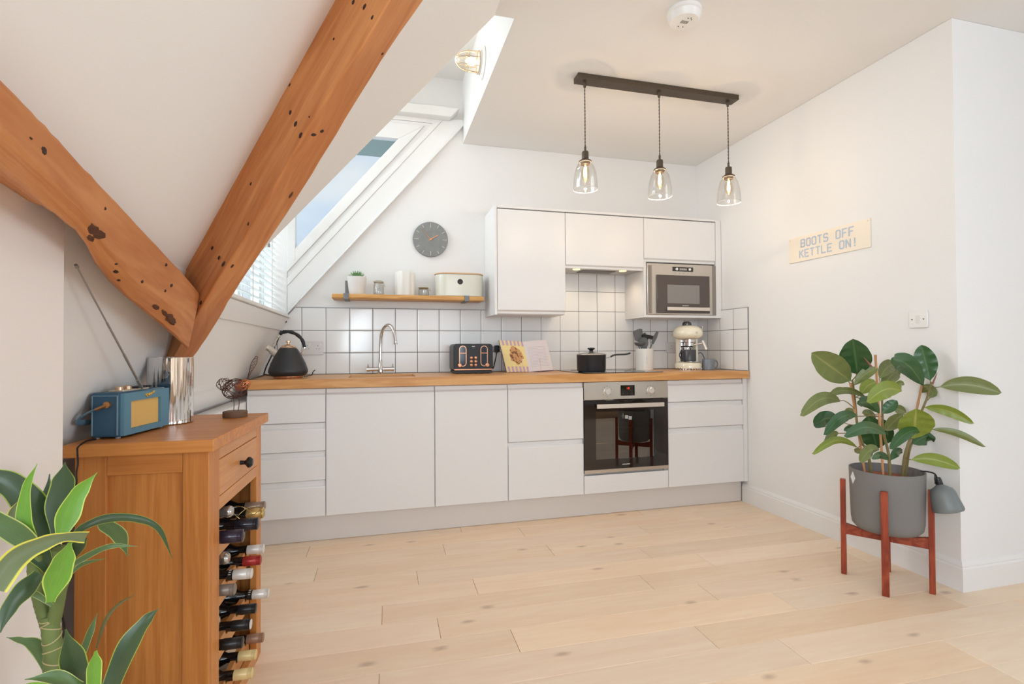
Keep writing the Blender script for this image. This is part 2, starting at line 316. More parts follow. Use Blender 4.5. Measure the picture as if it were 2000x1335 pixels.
RUBBER_LEAVES = [[2.0029,1.8,0.9288,1.6961,1.7,1.055,0.1115,1],[2.0413,1.8,0.9558,1.9292,1.72,1.1112,0.1188,0],[1.999,1.78,0.9101,2.0827,1.74,0.9876,0.0448,1],[2.0817,1.82,0.8671,2.2097,1.85,0.9163,0.0572,2],[2.2354,1.86,0.9311,2.3789,1.9,0.9972,0.0647,1],[2.2492,1.86,0.8751,2.4317,1.92,0.9627,0.0651,1],[2.3941,1.78,0.8983,2.1101,1.7,1.0291,0.0859,0],[2.4063,1.76,0.9237,2.4113,1.8,1.0848,0.0863,0],[2.4066,1.72,0.8986,2.5561,1.58,0.8804,0.0723,1],[2.4271,1.78,0.8426,2.6464,1.85,0.8684,0.0484,1],[2.3684,1.76,0.805,2.4554,1.62,0.7486,0.0453,2],[2.3796,1.74,0.7097,2.4885,1.6,0.6518,0.031,1],[2.2866,1.76,0.5759,2.4308,1.66,0.5522,0.0554,2],[2.2528,1.72,0.6784,2.1894,1.66,0.8161,0.1304,2],[2.3502,1.8,0.6342,2.5833,1.84,0.6421,0.0801,0],[2.2757,1.7,0.7128,2.0191,1.64,0.661,0.0459,0],[2.3213,1.82,0.7712,2.2645,1.86,0.6916,0.0582,1],[2.3046,1.84,0.8752,2.4355,1.9,0.9002,0.0324,2],[2.113,1.66,0.8915,1.8568,1.6,0.8622,0.0699,2],[2.1122,1.76,0.7861,1.9246,1.7,0.8504,0.0538,0],[2.1556,1.78,0.7821,2.2113,1.76,0.8407,0.0482,0],[2.4777,1.92,0.759,2.4673,1.98,0.7778,0.045,1],[2.0672,1.78,0.8542,1.7708,1.72,0.8721,0.0293,1],[1.9017,1.76,0.8452,1.5587,1.62,0.816,0.0534,1],[2.065,1.88,0.8861,2.0126,1.92,0.8527,0.0317,1],[1.9443,1.72,0.7875,1.668,1.62,0.738,0.0464,0],[1.9525,1.82,0.7546,1.7626,1.76,0.7486,0.0641,0],[2.0737,1.84,0.778,2.0771,1.9,0.7759,0.0366,1],[2.0011,1.64,0.7204,1.6994,1.56,0.7409,0.0497,0],[1.9976,1.86,0.6908,1.875,1.82,0.6494,0.0381,1],[1.9901,1.76,0.6452,1.6114,1.62,0.6684,0.0318,2],[2.2118,1.9,0.7576,2.2871,1.92,0.5944,0.1164,0],[2.0372,1.7,0.6441,1.8421,1.62,0.6222,0.0446,1],[2.0857,1.7,0.5978,1.9234,1.64,0.6292,0.0333,0],[2.2183,1.8,0.5691,2.3652,1.86,0.5896,0.0379,0],[2.106,1.84,0.5959,2.1294,1.9,0.5961,0.0262,1],[2.1179,1.86,0.7087,2.0703,1.9,0.6943,0.0316,0],[2.3246,1.92,0.7345,2.3819,1.94,0.6132,0.0607,0],[2.1782,1.9,0.7696,2.283,1.92,0.7361,0.0378,1]]
RUBBER_STEMS = [[[2.1716,1.85,0.4989],[2.1388,1.84,0.6018],[2.0954,1.83,0.6473],[2.0598,1.82,0.7273],[2.0349,1.81,0.8565],[2.0124,1.8,0.9337]],[[2.2169,1.8,0.4999],[2.2212,1.81,0.5927],[2.2057,1.82,0.6951],[2.2133,1.83,0.7974],[2.225,1.84,0.8799]],[[2.2832,1.8,0.4928],[2.2915,1.792,0.5819],[2.3164,1.784,0.6646],[2.369,1.776,0.7773],[2.4043,1.768,0.86],[2.4116,1.76,0.9174]],[[2.3579,1.84,0.4782],[2.3686,1.8333,0.5796],[2.3854,1.8267,0.6435],[2.3913,1.82,0.6866]],[[2.0156,1.8,0.9336],[2.035,1.8,0.9534],[2.0276,1.8,0.9687]],[[2.0119,1.8,0.9059],[1.9903,1.8,0.9266]],[[2.0002,1.78,0.8103],[1.9432,1.77,0.843],[1.8958,1.76,0.8513]],[[2.0994,1.82,0.6104],[1.9901,1.76,0.6452]]]
RUBBER_STAKES = [[[2.0639,1.72,0.5267],[2.0712,1.74,1.0422]],[[2.1373,1.86,0.5145],[2.0027,1.8,0.9187]],[[2.3979,1.86,0.4922],[2.4734,1.84,0.9274]]]
RUBBER_SPIKES = [[[2.026,1.72,0.994],[1.9624,1.7,1.0339]],[[2.4182,1.76,0.9069],[2.4364,1.75,0.9615]]]
DRACAENA_LEAVES = [[[[-0.4283,0.88,0.807],[-0.4221,0.9,0.8159],[-0.4016,0.92,0.8199],[-0.3721,0.94,0.811],[-0.3473,0.96,0.7858],[-0.3341,0.98,0.7283]],[0.0074,0.0106,0.0133,0.0114,0.0084,0.0009],0],[[[-0.432,0.95,0.8131],[-0.4254,0.9667,0.7966],[-0.4132,0.9833,0.7732],[-0.4068,1.0,0.7318]],[0.0048,0.0198,0.0219,0.0017],1],[[[-0.413,0.82,0.8232],[-0.4072,0.8267,0.8548],[-0.3971,0.8333,0.8833],[-0.3792,0.84,0.9072]],[0.011,0.0277,0.0197,0.0007],2],[[[-0.4457,0.88,0.8087],[-0.449,0.8933,0.8526],[-0.4514,0.9067,0.883],[-0.4569,0.92,0.9093]],[0.0147,0.0344,0.0289,0.0015],0],[[[-0.4788,0.93,0.7943],[-0.4921,0.945,0.8372],[-0.4969,0.96,0.8849]],[0.0093,0.0204,0.0016],0],[[[-0.4367,0.8,0.8327],[-0.4418,0.8,0.8627],[-0.4388,0.8,0.9019],[-0.4275,0.8,0.9308]],[0.0185,0.0158,0.0092,0.0007],2],[[[-0.4634,0.9,0.7996],[-0.485,0.8933,0.8555],[-0.5057,0.8867,0.8881],[-0.5313,0.88,0.9023]],[0.0255,0.0384,0.032,0.0243],0],[[[-0.4812,0.86,0.8227],[-0.4929,0.87,0.8488],[-0.4886,0.88,0.8691]],[0.0113,0.0128,0.0022],3],[[[-0.3548,0.76,0.8434],[-0.3665,0.74,0.8516],[-0.3807,0.72,0.8516],[-0.3939,0.7,0.8443],[-0.4029,0.68,0.8202]],[0.0141,0.0112,0.0191,0.0253,0.0254],3],[[[-0.4238,0.8,0.7886],[-0.4317,0.7867,0.7759],[-0.44,0.7733,0.7609],[-0.4424,0.76,0.7369]],[0.0159,0.0246,0.0177,0.0019],0],[[[-0.4022,0.78,0.7591],[-0.3914,0.7733,0.7929],[-0.3812,0.7667,0.8168],[-0.3715,0.76,0.8387]],[0.0091,0.0284,0.0231,0.0038],2],[[[-0.4175,0.84,0.7746],[-0.3969,0.8467,0.7887],[-0.3692,0.8533,0.799],[-0.3383,0.86,0.7934]],[0.0042,0.0086,0.0073,0.0007],1],[[[-0.4145,0.84,0.7638],[-0.4014,0.85,0.7779],[-0.377,0.86,0.7799]],[0.0035,0.0064,0.0007],1],[[[-0.4205,0.82,0.7379],[-0.4334,0.81,0.759],[-0.4445,0.8,0.7701]],[0.0041,0.0074,0.002],1],[[[-0.4257,0.8,0.8185],[-0.4448,0.79,0.8468],[-0.4654,0.78,0.8711]],[0.0172,0.0246,0.0215],1],[[[-0.4568,0.88,0.6227],[-0.4668,0.8733,0.6612],[-0.4811,0.8667,0.6755],[-0.4936,0.86,0.6851]],[0.0102,0.0173,0.0085,0.0007],1],[[[-0.377,0.8,0.635],[-0.3837,0.79,0.6798],[-0.3856,0.78,0.7227]],[0.0242,0.0278,0.002],0],[[[-0.3552,0.78,0.642],[-0.3526,0.775,0.6738],[-0.3482,0.77,0.6955]],[0.0158,0.017,0.0033],2],[[[-0.3625,0.84,0.6052],[-0.3465,0.8533,0.6541],[-0.3294,0.8667,0.6813],[-0.3173,0.88,0.6918]],[0.0228,0.0278,0.0165,0.0008],0],[[[-0.3882,0.86,0.6545],[-0.3808,0.8667,0.6884],[-0.3678,0.8733,0.7069],[-0.3479,0.88,0.7162]],[0.0022,0.0059,0.0052,0.0008],4],[[[-0.4149,0.88,0.6401],[-0.4102,0.89,0.6635],[-0.4053,0.9,0.6862]],[0.0104,0.0098,0.0008],1],[[[-0.3703,0.78,0.6465],[-0.39,0.77,0.6688],[-0.4174,0.76,0.677]],[0.0131,0.0166,0.0012],1],[[[-0.3796,0.76,0.6588],[-0.4006,0.75,0.6737],[-0.4134,0.74,0.6815]],[0.0063,0.0074,0.0006],2],[[[-0.4403,0.85,0.7766],[-0.4496,0.845,0.8005],[-0.4557,0.84,0.8155]],[0.0141,0.0238,0.018],0],[[[-0.4305,0.86,0.7714],[-0.4124,0.86,0.7981],[-0.4033,0.86,0.8116]],[0.0129,0.0188,0.0087],0],[[[-0.4497,0.88,0.7581],[-0.4673,0.89,0.7742],[-0.4633,0.9,0.7959]],[0.0161,0.0295,0.027],0]]
DRACAENA_TRUNKS = [[[[-0.443,0.86,0.5534],[-0.4398,0.86,0.6093],[-0.4394,0.86,0.6517],[-0.4426,0.86,0.6911],[-0.4451,0.86,0.7092]],[0.0125,0.0115,0.0108,0.0105,0.0108]],[[[-0.4463,0.86,0.6987],[-0.4504,0.8575,0.7147],[-0.4539,0.855,0.7374],[-0.4563,0.8525,0.7704],[-0.454,0.85,0.7991]],[0.009,0.0075,0.0075,0.009,0.01]],[[[-0.4403,0.86,0.6979],[-0.4337,0.855,0.7172],[-0.4277,0.85,0.7434],[-0.4218,0.845,0.7695],[-0.4206,0.84,0.8064]],[0.009,0.008,0.008,0.009,0.01]],[[[-0.3894,0.84,0.5293],[-0.3807,0.84,0.5977],[-0.3809,0.84,0.64]],[0.01,0.009,0.006]]]
RADIO_CABLE = [[-0.6955,1.5323,0.853],[-0.7003,1.4975,0.854],[-0.6945,1.452,0.8481],[-0.6941,1.447,0.8392],[-0.6811,1.4223,0.8133],[-0.6722,1.3976,0.7969],[-0.662,1.3729,0.7594],[-0.6751,1.3482,0.6323],[-0.6649,1.3235,0.5418],[-0.6459,1.2988,0.5079],[-0.6317,1.2741,0.492],[-0.6289,1.2494,0.4809],[-0.6358,1.2247,0.4533],[-0.6328,1.2,0.438]]
WALL_CABLE = [[-0.5748,3.59,1.2653],[-0.5991,3.5883,1.2418],[-0.6111,3.5867,1.1952],[-0.6321,3.585,1.1289],[-0.6652,3.5833,1.0399],[-0.6951,3.5817,0.9712],[-0.7098,3.58,0.9191],[-0.6456,3.2426,0.922],[-0.6634,3.4338,0.922],[-0.5815,3.1619,0.922],[-0.5244,3.0335,0.922]]
WALL_CABLE2 = [[-0.6523,3.3042,0.922],[-0.6632,3.2492,0.922],[-0.6669,3.1387,0.922],[-0.6497,2.9315,0.922]]
ROD = [[-0.7585,2.2352,0.8068],[-0.7552,2.9494,0.8143]]
PTS_B = {"base":[-0.4717,1.93,0.8583],"leg1t":[-0.4825,1.93,0.912],"leg1b":[-0.4765,1.93,0.8728],"leg2t":[-0.4648,1.93,0.918],"leg2b":[-0.4599,1.93,0.8696],"head":[-0.5049,1.93,0.9594],"body":[-0.4743,1.93,0.9431],"rump":[-0.4482,1.93,0.9581],"tail0":[-0.4315,1.93,0.9827],"tailtip":[-0.4052,1.93,1.0534],"beak":[-0.5294,1.93,0.9535]}
BOTTLES = [["brown foil capsule",-0.3733,1.91,0.5492],["gold",-0.3607,1.83,0.5465],["dark",-0.3548,1.72,0.5485],["silver",-0.4109,1.66,0.6073],["purple",-0.373,1.62,0.5433],["white",-0.3764,1.91,0.4003],["red",-0.3657,1.81,0.4005],["silver",-0.4201,1.66,0.4731],["whiteband",-0.3696,1.71,0.405],["grey",-0.3915,1.61,0.4032],["whiteband",-0.3602,1.91,0.2512],["black",-0.379,1.81,0.2502],["blackwhite",-0.3736,1.71,0.2471],["brown",-0.3776,1.91,0.105],["black2",-0.3715,1.61,0.2494],["cream",-0.3788,1.81,0.1019],["cream",-0.3677,1.71,0.1036],["silver",-0.4465,1.66,0.2948]]
BOOK = {"l0":[0.8508,3.4,0.9169],"l1":[1.0114,3.4,0.9142],"l2":[0.9847,3.47,1.1277],"l3":[0.8145,3.47,1.1387],"r1":[1.1871,3.4,0.9292],"r2":[1.1592,3.47,1.142]}
PTS = {"kettle":[-0.5039,3.2,0.9185],"tap":[0.0142,3.53,0.922],"toastL":[0.4756,3.33,0.9195],"toastR":[0.7386,3.33,0.915],"pan":[1.3947,3.22,0.9154],"panh":[1.654,3.16,1.0454],"jar":[1.9166,3.44,0.9163],"cof":[2.2262,3.34,0.9191],"mug":[2.3414,3.27,0.9161],"mugin":[2.1561,3.24,0.9899],"spray0":[2.35,1.7,0.4896],"spray1":[2.3293,1.66,0.3748],"spraytop":[2.3561,1.71,0.5358],"plug":[0.822,3.6,1.0747],"alarm":[1.2975,1.9572,2.549],"ant":[-0.6437,1.66,0.977],"ant_tip":[-0.5675,1.1737,1.2438]}
KNOTS = [[0,-0.2095,1.3576,1.665,-0.6995,-0.7046,-0.119,-0.5017,0.6029,-0.6203,0.0038,0.0063],[0,-0.1965,1.3501,1.6338,-0.6995,-0.7046,-0.119,-0.5017,0.6029,-0.6203,0.0051,0.0082],[0,-0.1838,1.3429,1.6042,-0.7027,-0.6956,-0.1495,-0.4857,0.6226,-0.6135,0.005,0.0088],[0,-0.3309,1.5062,1.5242,-0.6876,-0.7017,-0.1867,-0.4513,0.6144,-0.6472,0.0034,0.0069],[0,-0.3462,1.5475,1.4253,-0.6876,-0.7017,-0.1867,-0.4513,0.6144,-0.6472,0.0035,0.0071],[0,-0.0518,1.1717,1.8433,-0.7259,-0.682,-0.0894,-0.5107,0.6214,-0.5942,0.0045,0.0057],[0,-0.0274,1.1485,1.8219,-0.7259,-0.682,-0.0894,-0.5107,0.6214,-0.5942,0.0045,0.0078],[0,-0.0111,1.1351,1.7924,-0.7259,-0.682,-0.0894,-0.5107,0.6214,-0.5942,0.0033,0.0055],[0,0.011,1.2363,1.7735,0.671,-0.096,-0.7352,-0.497,0.6776,-0.5421,0.003,0.0036],[0,-0.1541,1.3519,1.6121,0.5928,-0.2512,-0.7652,-0.4979,0.6324,-0.5934,0.0077,0.0051],[0,-0.1353,1.3565,1.625,0.5762,-0.2278,-0.7849,-0.5403,0.6143,-0.575,0.0064,0.0064],[0,-0.232,1.5132,1.5028,0.5688,-0.2399,-0.7867,-0.5092,0.6485,-0.5659,0.0049,0.0141],[0,-0.4702,1.6689,1.3765,-0.7335,-0.6787,-0.037,-0.529,0.6043,-0.5958,0.0045,0.0075],[0,-0.446,1.6445,1.3447,-0.7335,-0.6787,-0.037,-0.529,0.6043,-0.5958,0.0037,0.0074],[0,-0.4302,1.6304,1.3252,-0.6545,-0.756,-0.005,-0.603,0.526,-0.5998,0.0044,0.0088],[0,-0.4078,1.6365,1.321,0.6114,-0.3089,-0.7285,-0.5567,0.4864,-0.6734,0.0044,0.0074],[0,-0.5107,1.7075,1.2187,-0.7648,-0.6434,0.0322,-0.5334,0.6044,-0.5918,0.0046,0.0076],[0,-0.209,1.3468,1.7273,-0.6913,-0.7133,-0.1152,-0.523,0.6039,-0.6015,0.0025,0.0063],[0,-0.0968,1.2252,1.7862,-0.7113,-0.6987,-0.0772,-0.5287,0.6041,-0.5962,0.0023,0.0035],[0,-0.1601,1.3135,1.6394,-0.6911,-0.7138,-0.1132,-0.511,0.5934,-0.6219,0.0025,0.0025],[1,-0.4156,0.7864,1.3342,0.9884,0.0884,-0.1238,-0.103,0.9878,-0.1172,0.0053,0.0072],[1,-0.4425,0.9995,1.3149,0.9435,0.0603,-0.3259,-0.1048,0.9871,-0.1208,0.0034,0.0043],[1,-0.4565,0.9907,1.2768,0.0153,-0.2908,-0.9567,-0.2165,0.9331,-0.2871,0.0093,0.022],[1,-0.4564,1.0114,1.2729,0.3122,-0.1569,-0.937,-0.217,0.9484,-0.2311,0.0078,0.0173],[1,-0.4727,1.0197,1.2677,0.0153,-0.2908,-0.9567,-0.2165,0.9331,-0.2871,0.0052,0.0122],[1,-0.4876,1.1445,1.244,0.491,-0.0658,-0.8687,-0.1753,0.9693,-0.1725,0.003,0.0049],[1,-0.5016,1.1756,1.2333,0.3398,-0.1935,-0.9204,-0.1057,0.9645,-0.2418,0.0051,0.0091],[1,-0.5129,1.2148,1.2209,0.3398,-0.1935,-0.9204,-0.1057,0.9645,-0.2418,0.0031,0.0052],[1,-0.4789,1.3609,1.2771,0.9463,0.0621,-0.3173,-0.105,0.9872,-0.1201,0.0036,0.006],[1,-0.4952,1.4397,1.2383,0.9525,-0.0449,-0.3013,-0.0034,0.9875,-0.1578,0.0044,0.0063],[1,-0.5012,1.4188,1.2219,0.9463,0.0621,-0.3173,-0.105,0.9872,-0.1201,0.0037,0.0062],[1,-0.4955,1.2779,1.2264,0.928,0.0189,-0.3721,-0.0734,0.9884,-0.1329,0.0033,0.0056],[1,-0.526,1.4363,1.183,0.7544,-0.025,-0.6559,-0.0656,0.9914,-0.1132,0.0063,0.0277],[1,-0.5238,1.5235,1.1578,0.7615,-0.163,-0.6273,-0.054,0.9485,-0.312,0.0094,0.0376],[1,-0.5242,1.4812,1.171,0.5629,-0.277,-0.7788,-0.0258,0.9358,-0.3515,0.0052,0.0208],[1,-0.4113,0.7524,1.3369,0.9876,0.1404,-0.07,-0.1477,0.9824,-0.1141,0.0013,0.0031]]
# ================================================================== SETTING
YB, XR, ZC = 3.617, 2.49, 2.549          # back wall, right wall, ceiling
def lean(z): return -.747+.437*(z-.908)   # X of the leaning lower left wall
def slopez(x): return 2.549+1.15*(x-.5)
YN = 1.702                                # where the right wall turns the corner
YD = 2.187                                # near side of the dormer
# floor: oak planks laid along X
mb = MB(); tone = []
rot = Matrix.Rotation(math.radians(-.9), 4, 'Z')
joint = {0: .70, 1: .30-.05, 2: .0, 3: .14, 4: .39, 5: -.02, 6: .195, 7: .46, 8: -.026, 9: .22}
j0 = {19: -.41, 18: .30, 17: .85, 16: .14, 15: .39, 14: -.02, 13: .195, 12: .46, 11: -.026, 10: .22}
rnd = random.Random(3)
for r in range(-8, 24):
    y0 = 3.018+.155*(r-20)+.155; y1 = y0+.1545
    base = j0.get(r+1, rnd.uniform(-.6, .6))
    for k in range(-3, 5):
        x0 = base+1.182*k; x1 = x0+1.1805
        if x1 < -1.6 or x0 > 4.9: continue
        vs = [rot @ Vector(p) for p in ((x0, y0, 0), (x1, y0, 0), (x1, y1, 0), (x0, y1, 0))]
        if vs[0].y > 3.25: continue
        b = .0012
        vi = [rot @ Vector(p) for p in ((x0+b, y0+b, .0), (x1-b, y0+b, .0), (x1-b, y1-b, .0), (x0+b, y1-b, .0))]
        vo = [Vector((p.x, p.y, -.0015)) for p in vs]
        o0 = len(mb.f); mb.add(vi+vo, [(0, 1, 2, 3), (4, 5, 1, 0), (5, 6, 2, 1), (6, 7, 3, 2), (7, 4, 0, 3)])
        tone += [(rnd.random(), rnd.random(), rnd.random(), 1)]*5
mb2 = MB(); mb2.box(-1.7, 4.9, -3.0, 3.75, -.08, -.0015)
fl = struct('floor', mb, FLOORW, origin='world')
# keep plank tones as a face attribute
at = fl.data.color_attributes.new('tone', 'BYTE_COLOR', 'CORNER')
for p in fl.data.polygons:
    for li in p.loop_indices: at.data[li].color = tone[p.index]
tag(fl, 'pale oiled oak plank floor running along the kitchen units')
struct('floor', mb2, mat('floor_gap_brown', C(150, 116, 84), .8), parent=fl)  # brown slab under the planks, showing in the gaps
# ceiling
mb = MB(); T = .06
mb.prism([(.5, -3), (4.75, -3), (4.75, YN+.08), (XR+.06, YN+.08), (XR+.06, YB+.05), (.59, YB+.05), (.59, YD), (.5, YD)], 'Z', ZC, ZC+T)
tag(struct('ceiling', mb, CEIL, origin='world'), 'flat white ceiling over the kitchen')
# sloping ceiling
mb = MB()
P = [(-.75, slopez(-.75)), (.5, ZC), (.5-.06, ZC+.09), (-.85, slopez(-.85)+.06)]
mb.prism(P, 'Y', -3, YD)
tag(struct('ceiling', mb, CEIL, origin='world'), 'sloping attic ceiling crossed by the timber beams')
# leaning lower left wall
mb = MB()
mb.prism([(lean(0), 0), (lean(1.36), 1.36), (lean(1.36)-.12, 1.36), (lean(0)-.12, 0)], 'Y', -3, YD)
mb.prism([(lean(0), 0), (lean(1.285), 1.285), (lean(1.285)-.14, 1.285), (lean(0)-.14, 0)], 'Y', YD, YB)
tag(struct('wall_left', mb, WALL, origin='world'), 'white leaning attic wall below the dormer sill')
mb = MB(); mb.box(-.98, -.55, -3, 1.10, 0, slopez(-.55)-.004)
tag(struct('wall_left', mb, mat('wall_paint_warm', C(234, 224, 218), .85, spec=.2), origin='world'), 'white wall pier behind the leafy plant')
# back wall with the slanted top left edge of the roof
mb = MB()
s0 = lambda x: 1.358+1.165*(x+.532)
mb.prism([(lean(0), 0), (3.0, 0), (3.0, ZC-.001), (.66, ZC-.001), (.66, s0(.66)-.14), (.595, s0(.595)), (lean(1.33), s0(lean(1.33)))], 'Y', YB, YB+.1)
tag(struct('wall_back', mb, WALL, origin='world'), 'white back wall behind the kitchen')
mb = MB()
mb.prism([(XR, YN), (4.75, YN), (4.75, YN+.1), (XR+.1, YN+.1), (XR+.1, YB+.1), (XR, YB+.1)], 'Z', 0, ZC-.001)
tag(struct('wall_right', mb, WALL, origin='world'), 'white right wall with an outside corner')
# rest of the room behind the camera
mb = MB()
mb.box(4.7, 4.8, -3, -1.5, 0, ZC); mb.box(4.7, 4.8, .4, YN+.1, 0, ZC); mb.box(4.7, 4.8, -1.5, .4, 0, .7); mb.box(4.7, 4.8, -1.5, .4, 2.3, ZC)
tag(struct('wall_far_right', mb, WALL, origin='world'), 'white side wall of the living area')
mb = MB()
mb.box(-1.2, -1.1, -3.1, -3, 0, ZC); mb.box(-1.1, 4.8, -3.1, -3, 0, .9-.1); mb.box(-1.1, 4.8, -3.1, -3, 2.5, ZC+.05); mb.box(2.4, 4.8, -3.1, -3, .8, 2.5)
tag(struct('wall_rear', mb, WALL, origin='world'), 'wall behind the camera with a wide window')
# frame added around the left fill light; the slope stays closed
mb = MB()
for ya, yb, xa_, xb_ in ((-1.40, -1.33, -.62, .10), (-.17, -.10, -.62, .10), (-1.33, -.17, -.62, -.56), (-1.33, -.17, .04, .10)):
    mb.prism([(xa_, slopez(xa_)-.002), (xb_, slopez(xb_)-.002), (xb_+.03, slopez(xb_)-.028), (xa_+.03, slopez(xa_)-.028)], 'Y', ya, yb)
tag(struct('fill_light_frame', mb, TRIM, origin='world'), 'unseen white frame added around the fill light on the sloping ceiling')
# skirting boards
def skirt(name, path, nrm, lab):
    prof = [(0, 0), (.016, 0), (.016, .098), (.012, .106), (.013, .110), (.009, .122), (.004, .128), (0, .130)]
    mb = MB(); n = len(prof); vs = []
    for (x, y), (nx, ny) in zip(path, nrm): vs += [(x+nx*d, y+ny*d, z) for d, z in prof]
    fs = []
    for j in range(len(path)-1):
        for i in range(n): fs.append((j*n+i, j*n+(i+1) % n, (j+1)*n+(i+1) % n, (j+1)*n+i))
    fs += [tuple(range(n))[::-1], tuple((len(path)-1)*n+i for i in range(n))]
    mb.add(vs, fs); return tag(struct(name, mb, TRIM, origin='world', smooth=True, angle=25), lab)
skirt('baseboard_right', [(XR, 3.095), (XR, YN)], [(-1, 0), (-1, -1)], 'moulded white skirting board along the right wall')
skirt('baseboard_far_right', [(XR, YN), (4.7, YN)], [(-1, -1), (0, -1)], 'moulded white skirting board right of the corner')
# dormer: ceiling, cheek above the near side, upstand
ZD = 3.0
mb = MB(); mb.box(-.8, .65, YD-.06, YB+.15, ZD, ZD+.06)
tag(struct('ceiling', mb, CEIL, origin='world'), 'high white ceiling inside the dormer')
mb = MB(); mb.box(.59, .65, YD, YB+.05, ZC+T, ZD)
mb.prism([(-.75, 1.36), (-.56, 1.36), (.5, ZC+.02), (.589, ZC+.06), (.589, ZD), (-.75, ZD)], 'Y', YD-.05, YD)
tag(struct('wall_dormer', mb, WALL, origin='world'), 'bright white upstand between ceiling and dormer')
# dormer front window
XF = -.735
mb = MB()
for y in (YD, 2.62, 3.05, YB-.05): mb.box(XF-.05, XF, y, y+.05, 1.30, ZD)
for z in (1.30, 1.95, 2.93): mb.box(XF-.048, XF-.002, YD, YB, z, z+.055)
wf = struct('window_1', mb, mat('window_frame_white', C(225, 232, 230), .4), origin='world'); tag(wf, 'white dormer window behind the slatted blind')
mb = MB(); mb.box(XF-.028, XF-.022, YD+.04, YB-.01, 1.34, 2.95)
obj('glass_pane', mb, thin_glass('window_glass', (.97, .99, .99, 1)), parent=wf)
# dormer cheek: glazed triangle with mouldings following the roof
P3 = 3.60
gh = lambda x: 1.745+1.19*(x+.523)        # long edge of the glass
top = 2.530
xa, xb = -.523, -.523+(top-1.745)/1.19
def band(f0, f1, y0, y1, mb, zt, zt2):
    """strip between fraction f0 and f1 of the way from the glass edge to the roof line"""
    lo = lambda x, f: gh(x)*(1-f)+s0(x)*f
    x0 = -.5748
    def xat(f, z): # x where lo == z
        a, b = -1, 2
        for _ in range(50):
            c = (a+b)/2
            if lo(c, f) < z: a = c
            else: b = c
        return a
    mb.prism([(x0, lo(x0, f0)), (xat(f0, zt), zt), (xat(f1, zt2), zt2), (x0, lo(x0, f1))], 'Y', y0, y1)
mb = MB()
band(0, .26, 3.592, 3.65, mb, top, 2.64)
mb.box(-.575, xa-.0002, 3.591, 3.65, 1.66, top)
def xof(f, z):
    a, b = -1, 2
    for _ in range(50):
        c = (a+b)/2
        if gh(c)*(1-f)+s0(c)*f < z: a = c
        else: b = c
    return a
mb.prism([(-.58, top), (xb, top), (xof(.26, 2.64), 2.64), (-.58, 2.64)], 'Y', 3.5925, 3.65)
wf2 = struct('window_2', mb, TRIM, origin='world', bevel=.003); tag(wf2, 'triangular glazed dormer cheek with a white frame')
mb = MB()
band(.26, .36, 3.606, 3.65, mb, 2.64, 2.665)
band(.36, .50, 3.598, 3.65, mb, 2.665, 2.70)
band(.50, .985, 3.603, 3.65, mb, 2.70, 2.72)
mb.prism([(-.58, 2.64), (xof(.26, 2.64), 2.64), (xof(.36, 2.665), 2.665), (-.58, 2.665)], 'Y', 3.6065, 3.65)
mb.prism([(-.58, 2.665), (xof(.36, 2.665), 2.665), (xof(.5, 2.70), 2.70), (-.58, 2.70)], 'Y', 3.5985, 3.65)
obj('casing', mb, TRIM, parent=wf2, bevel=.002)
mb = MB(); band(.96, 1.0, 3.585, 3.65, mb, 2.66, 2.66)
obj('edge_bead', mb, TRIM, parent=wf2, bevel=.004)
mb = MB(); mb.prism([(-.58, 2.695), (.495, 2.695), (.555, 2.762), (-.58, 2.762)], 'Y', 3.535, 3.62)
obj('head_rail', mb, TRIM, parent=wf2, bevel=.004)
mb = MB(); mb.box(-.74, .66, 3.617, 3.70, 2.70, ZD)
obj('head_panel', mb, WALL, parent=wf2)
mb = MB(); mb.box(-.735, -.576, 3.60, 3.65, 1.30, 2.72)
obj('corner_post', mb, TRIM, parent=wf2)
mb = MB(); mb.prism([(xa-.01, gh(xa)-.01), (xb, top+.005), (xa-.01, top+.005)], 'Y', 3.618, 3.624)
obj('glass_pane', mb, thin_glass('window_glass'), parent=wf2)
# sill and apron
mb = MB(); mb.box(-.80, -.555, YD, YB, 1.288, 1.306)
tag(struct('trim_1', mb, TRIM, origin='world', bevel=.004), 'white dormer window sill')
mb = MB(); mb.prism([(lean(1.205), 1.205), (lean(1.205)+.012, 1.205), (lean(1.287)+.012, 1.287), (lean(1.287), 1.287)], 'Y', YD-.2, YB)
tag(struct('trim_2', mb, TRIM, origin='world', bevel=.002), 'white apron board under the dormer sill')
# low boxed ledge and moulding on the leaning wall beyond the wine rack
mb = MB(); mb.prism([(-1.05, .0), (-.692, .0), (-.692, .80), (-1.05, .80)], 'Y', 2.05, 3.60)
mb.prism([(lean(.81)-.01, .812), (lean(.81)+.022, .812), (lean(.87)+.020, .87), (lean(.885)+.012, .885), (lean(.905)+.012, .905), (lean(.925)-.003, .925)], 'Y', 2.05, 3.0)
tag(struct('trim_3', mb, TRIM, origin='world', bevel=.002), 'white moulded ledge between wine rack and worktop')
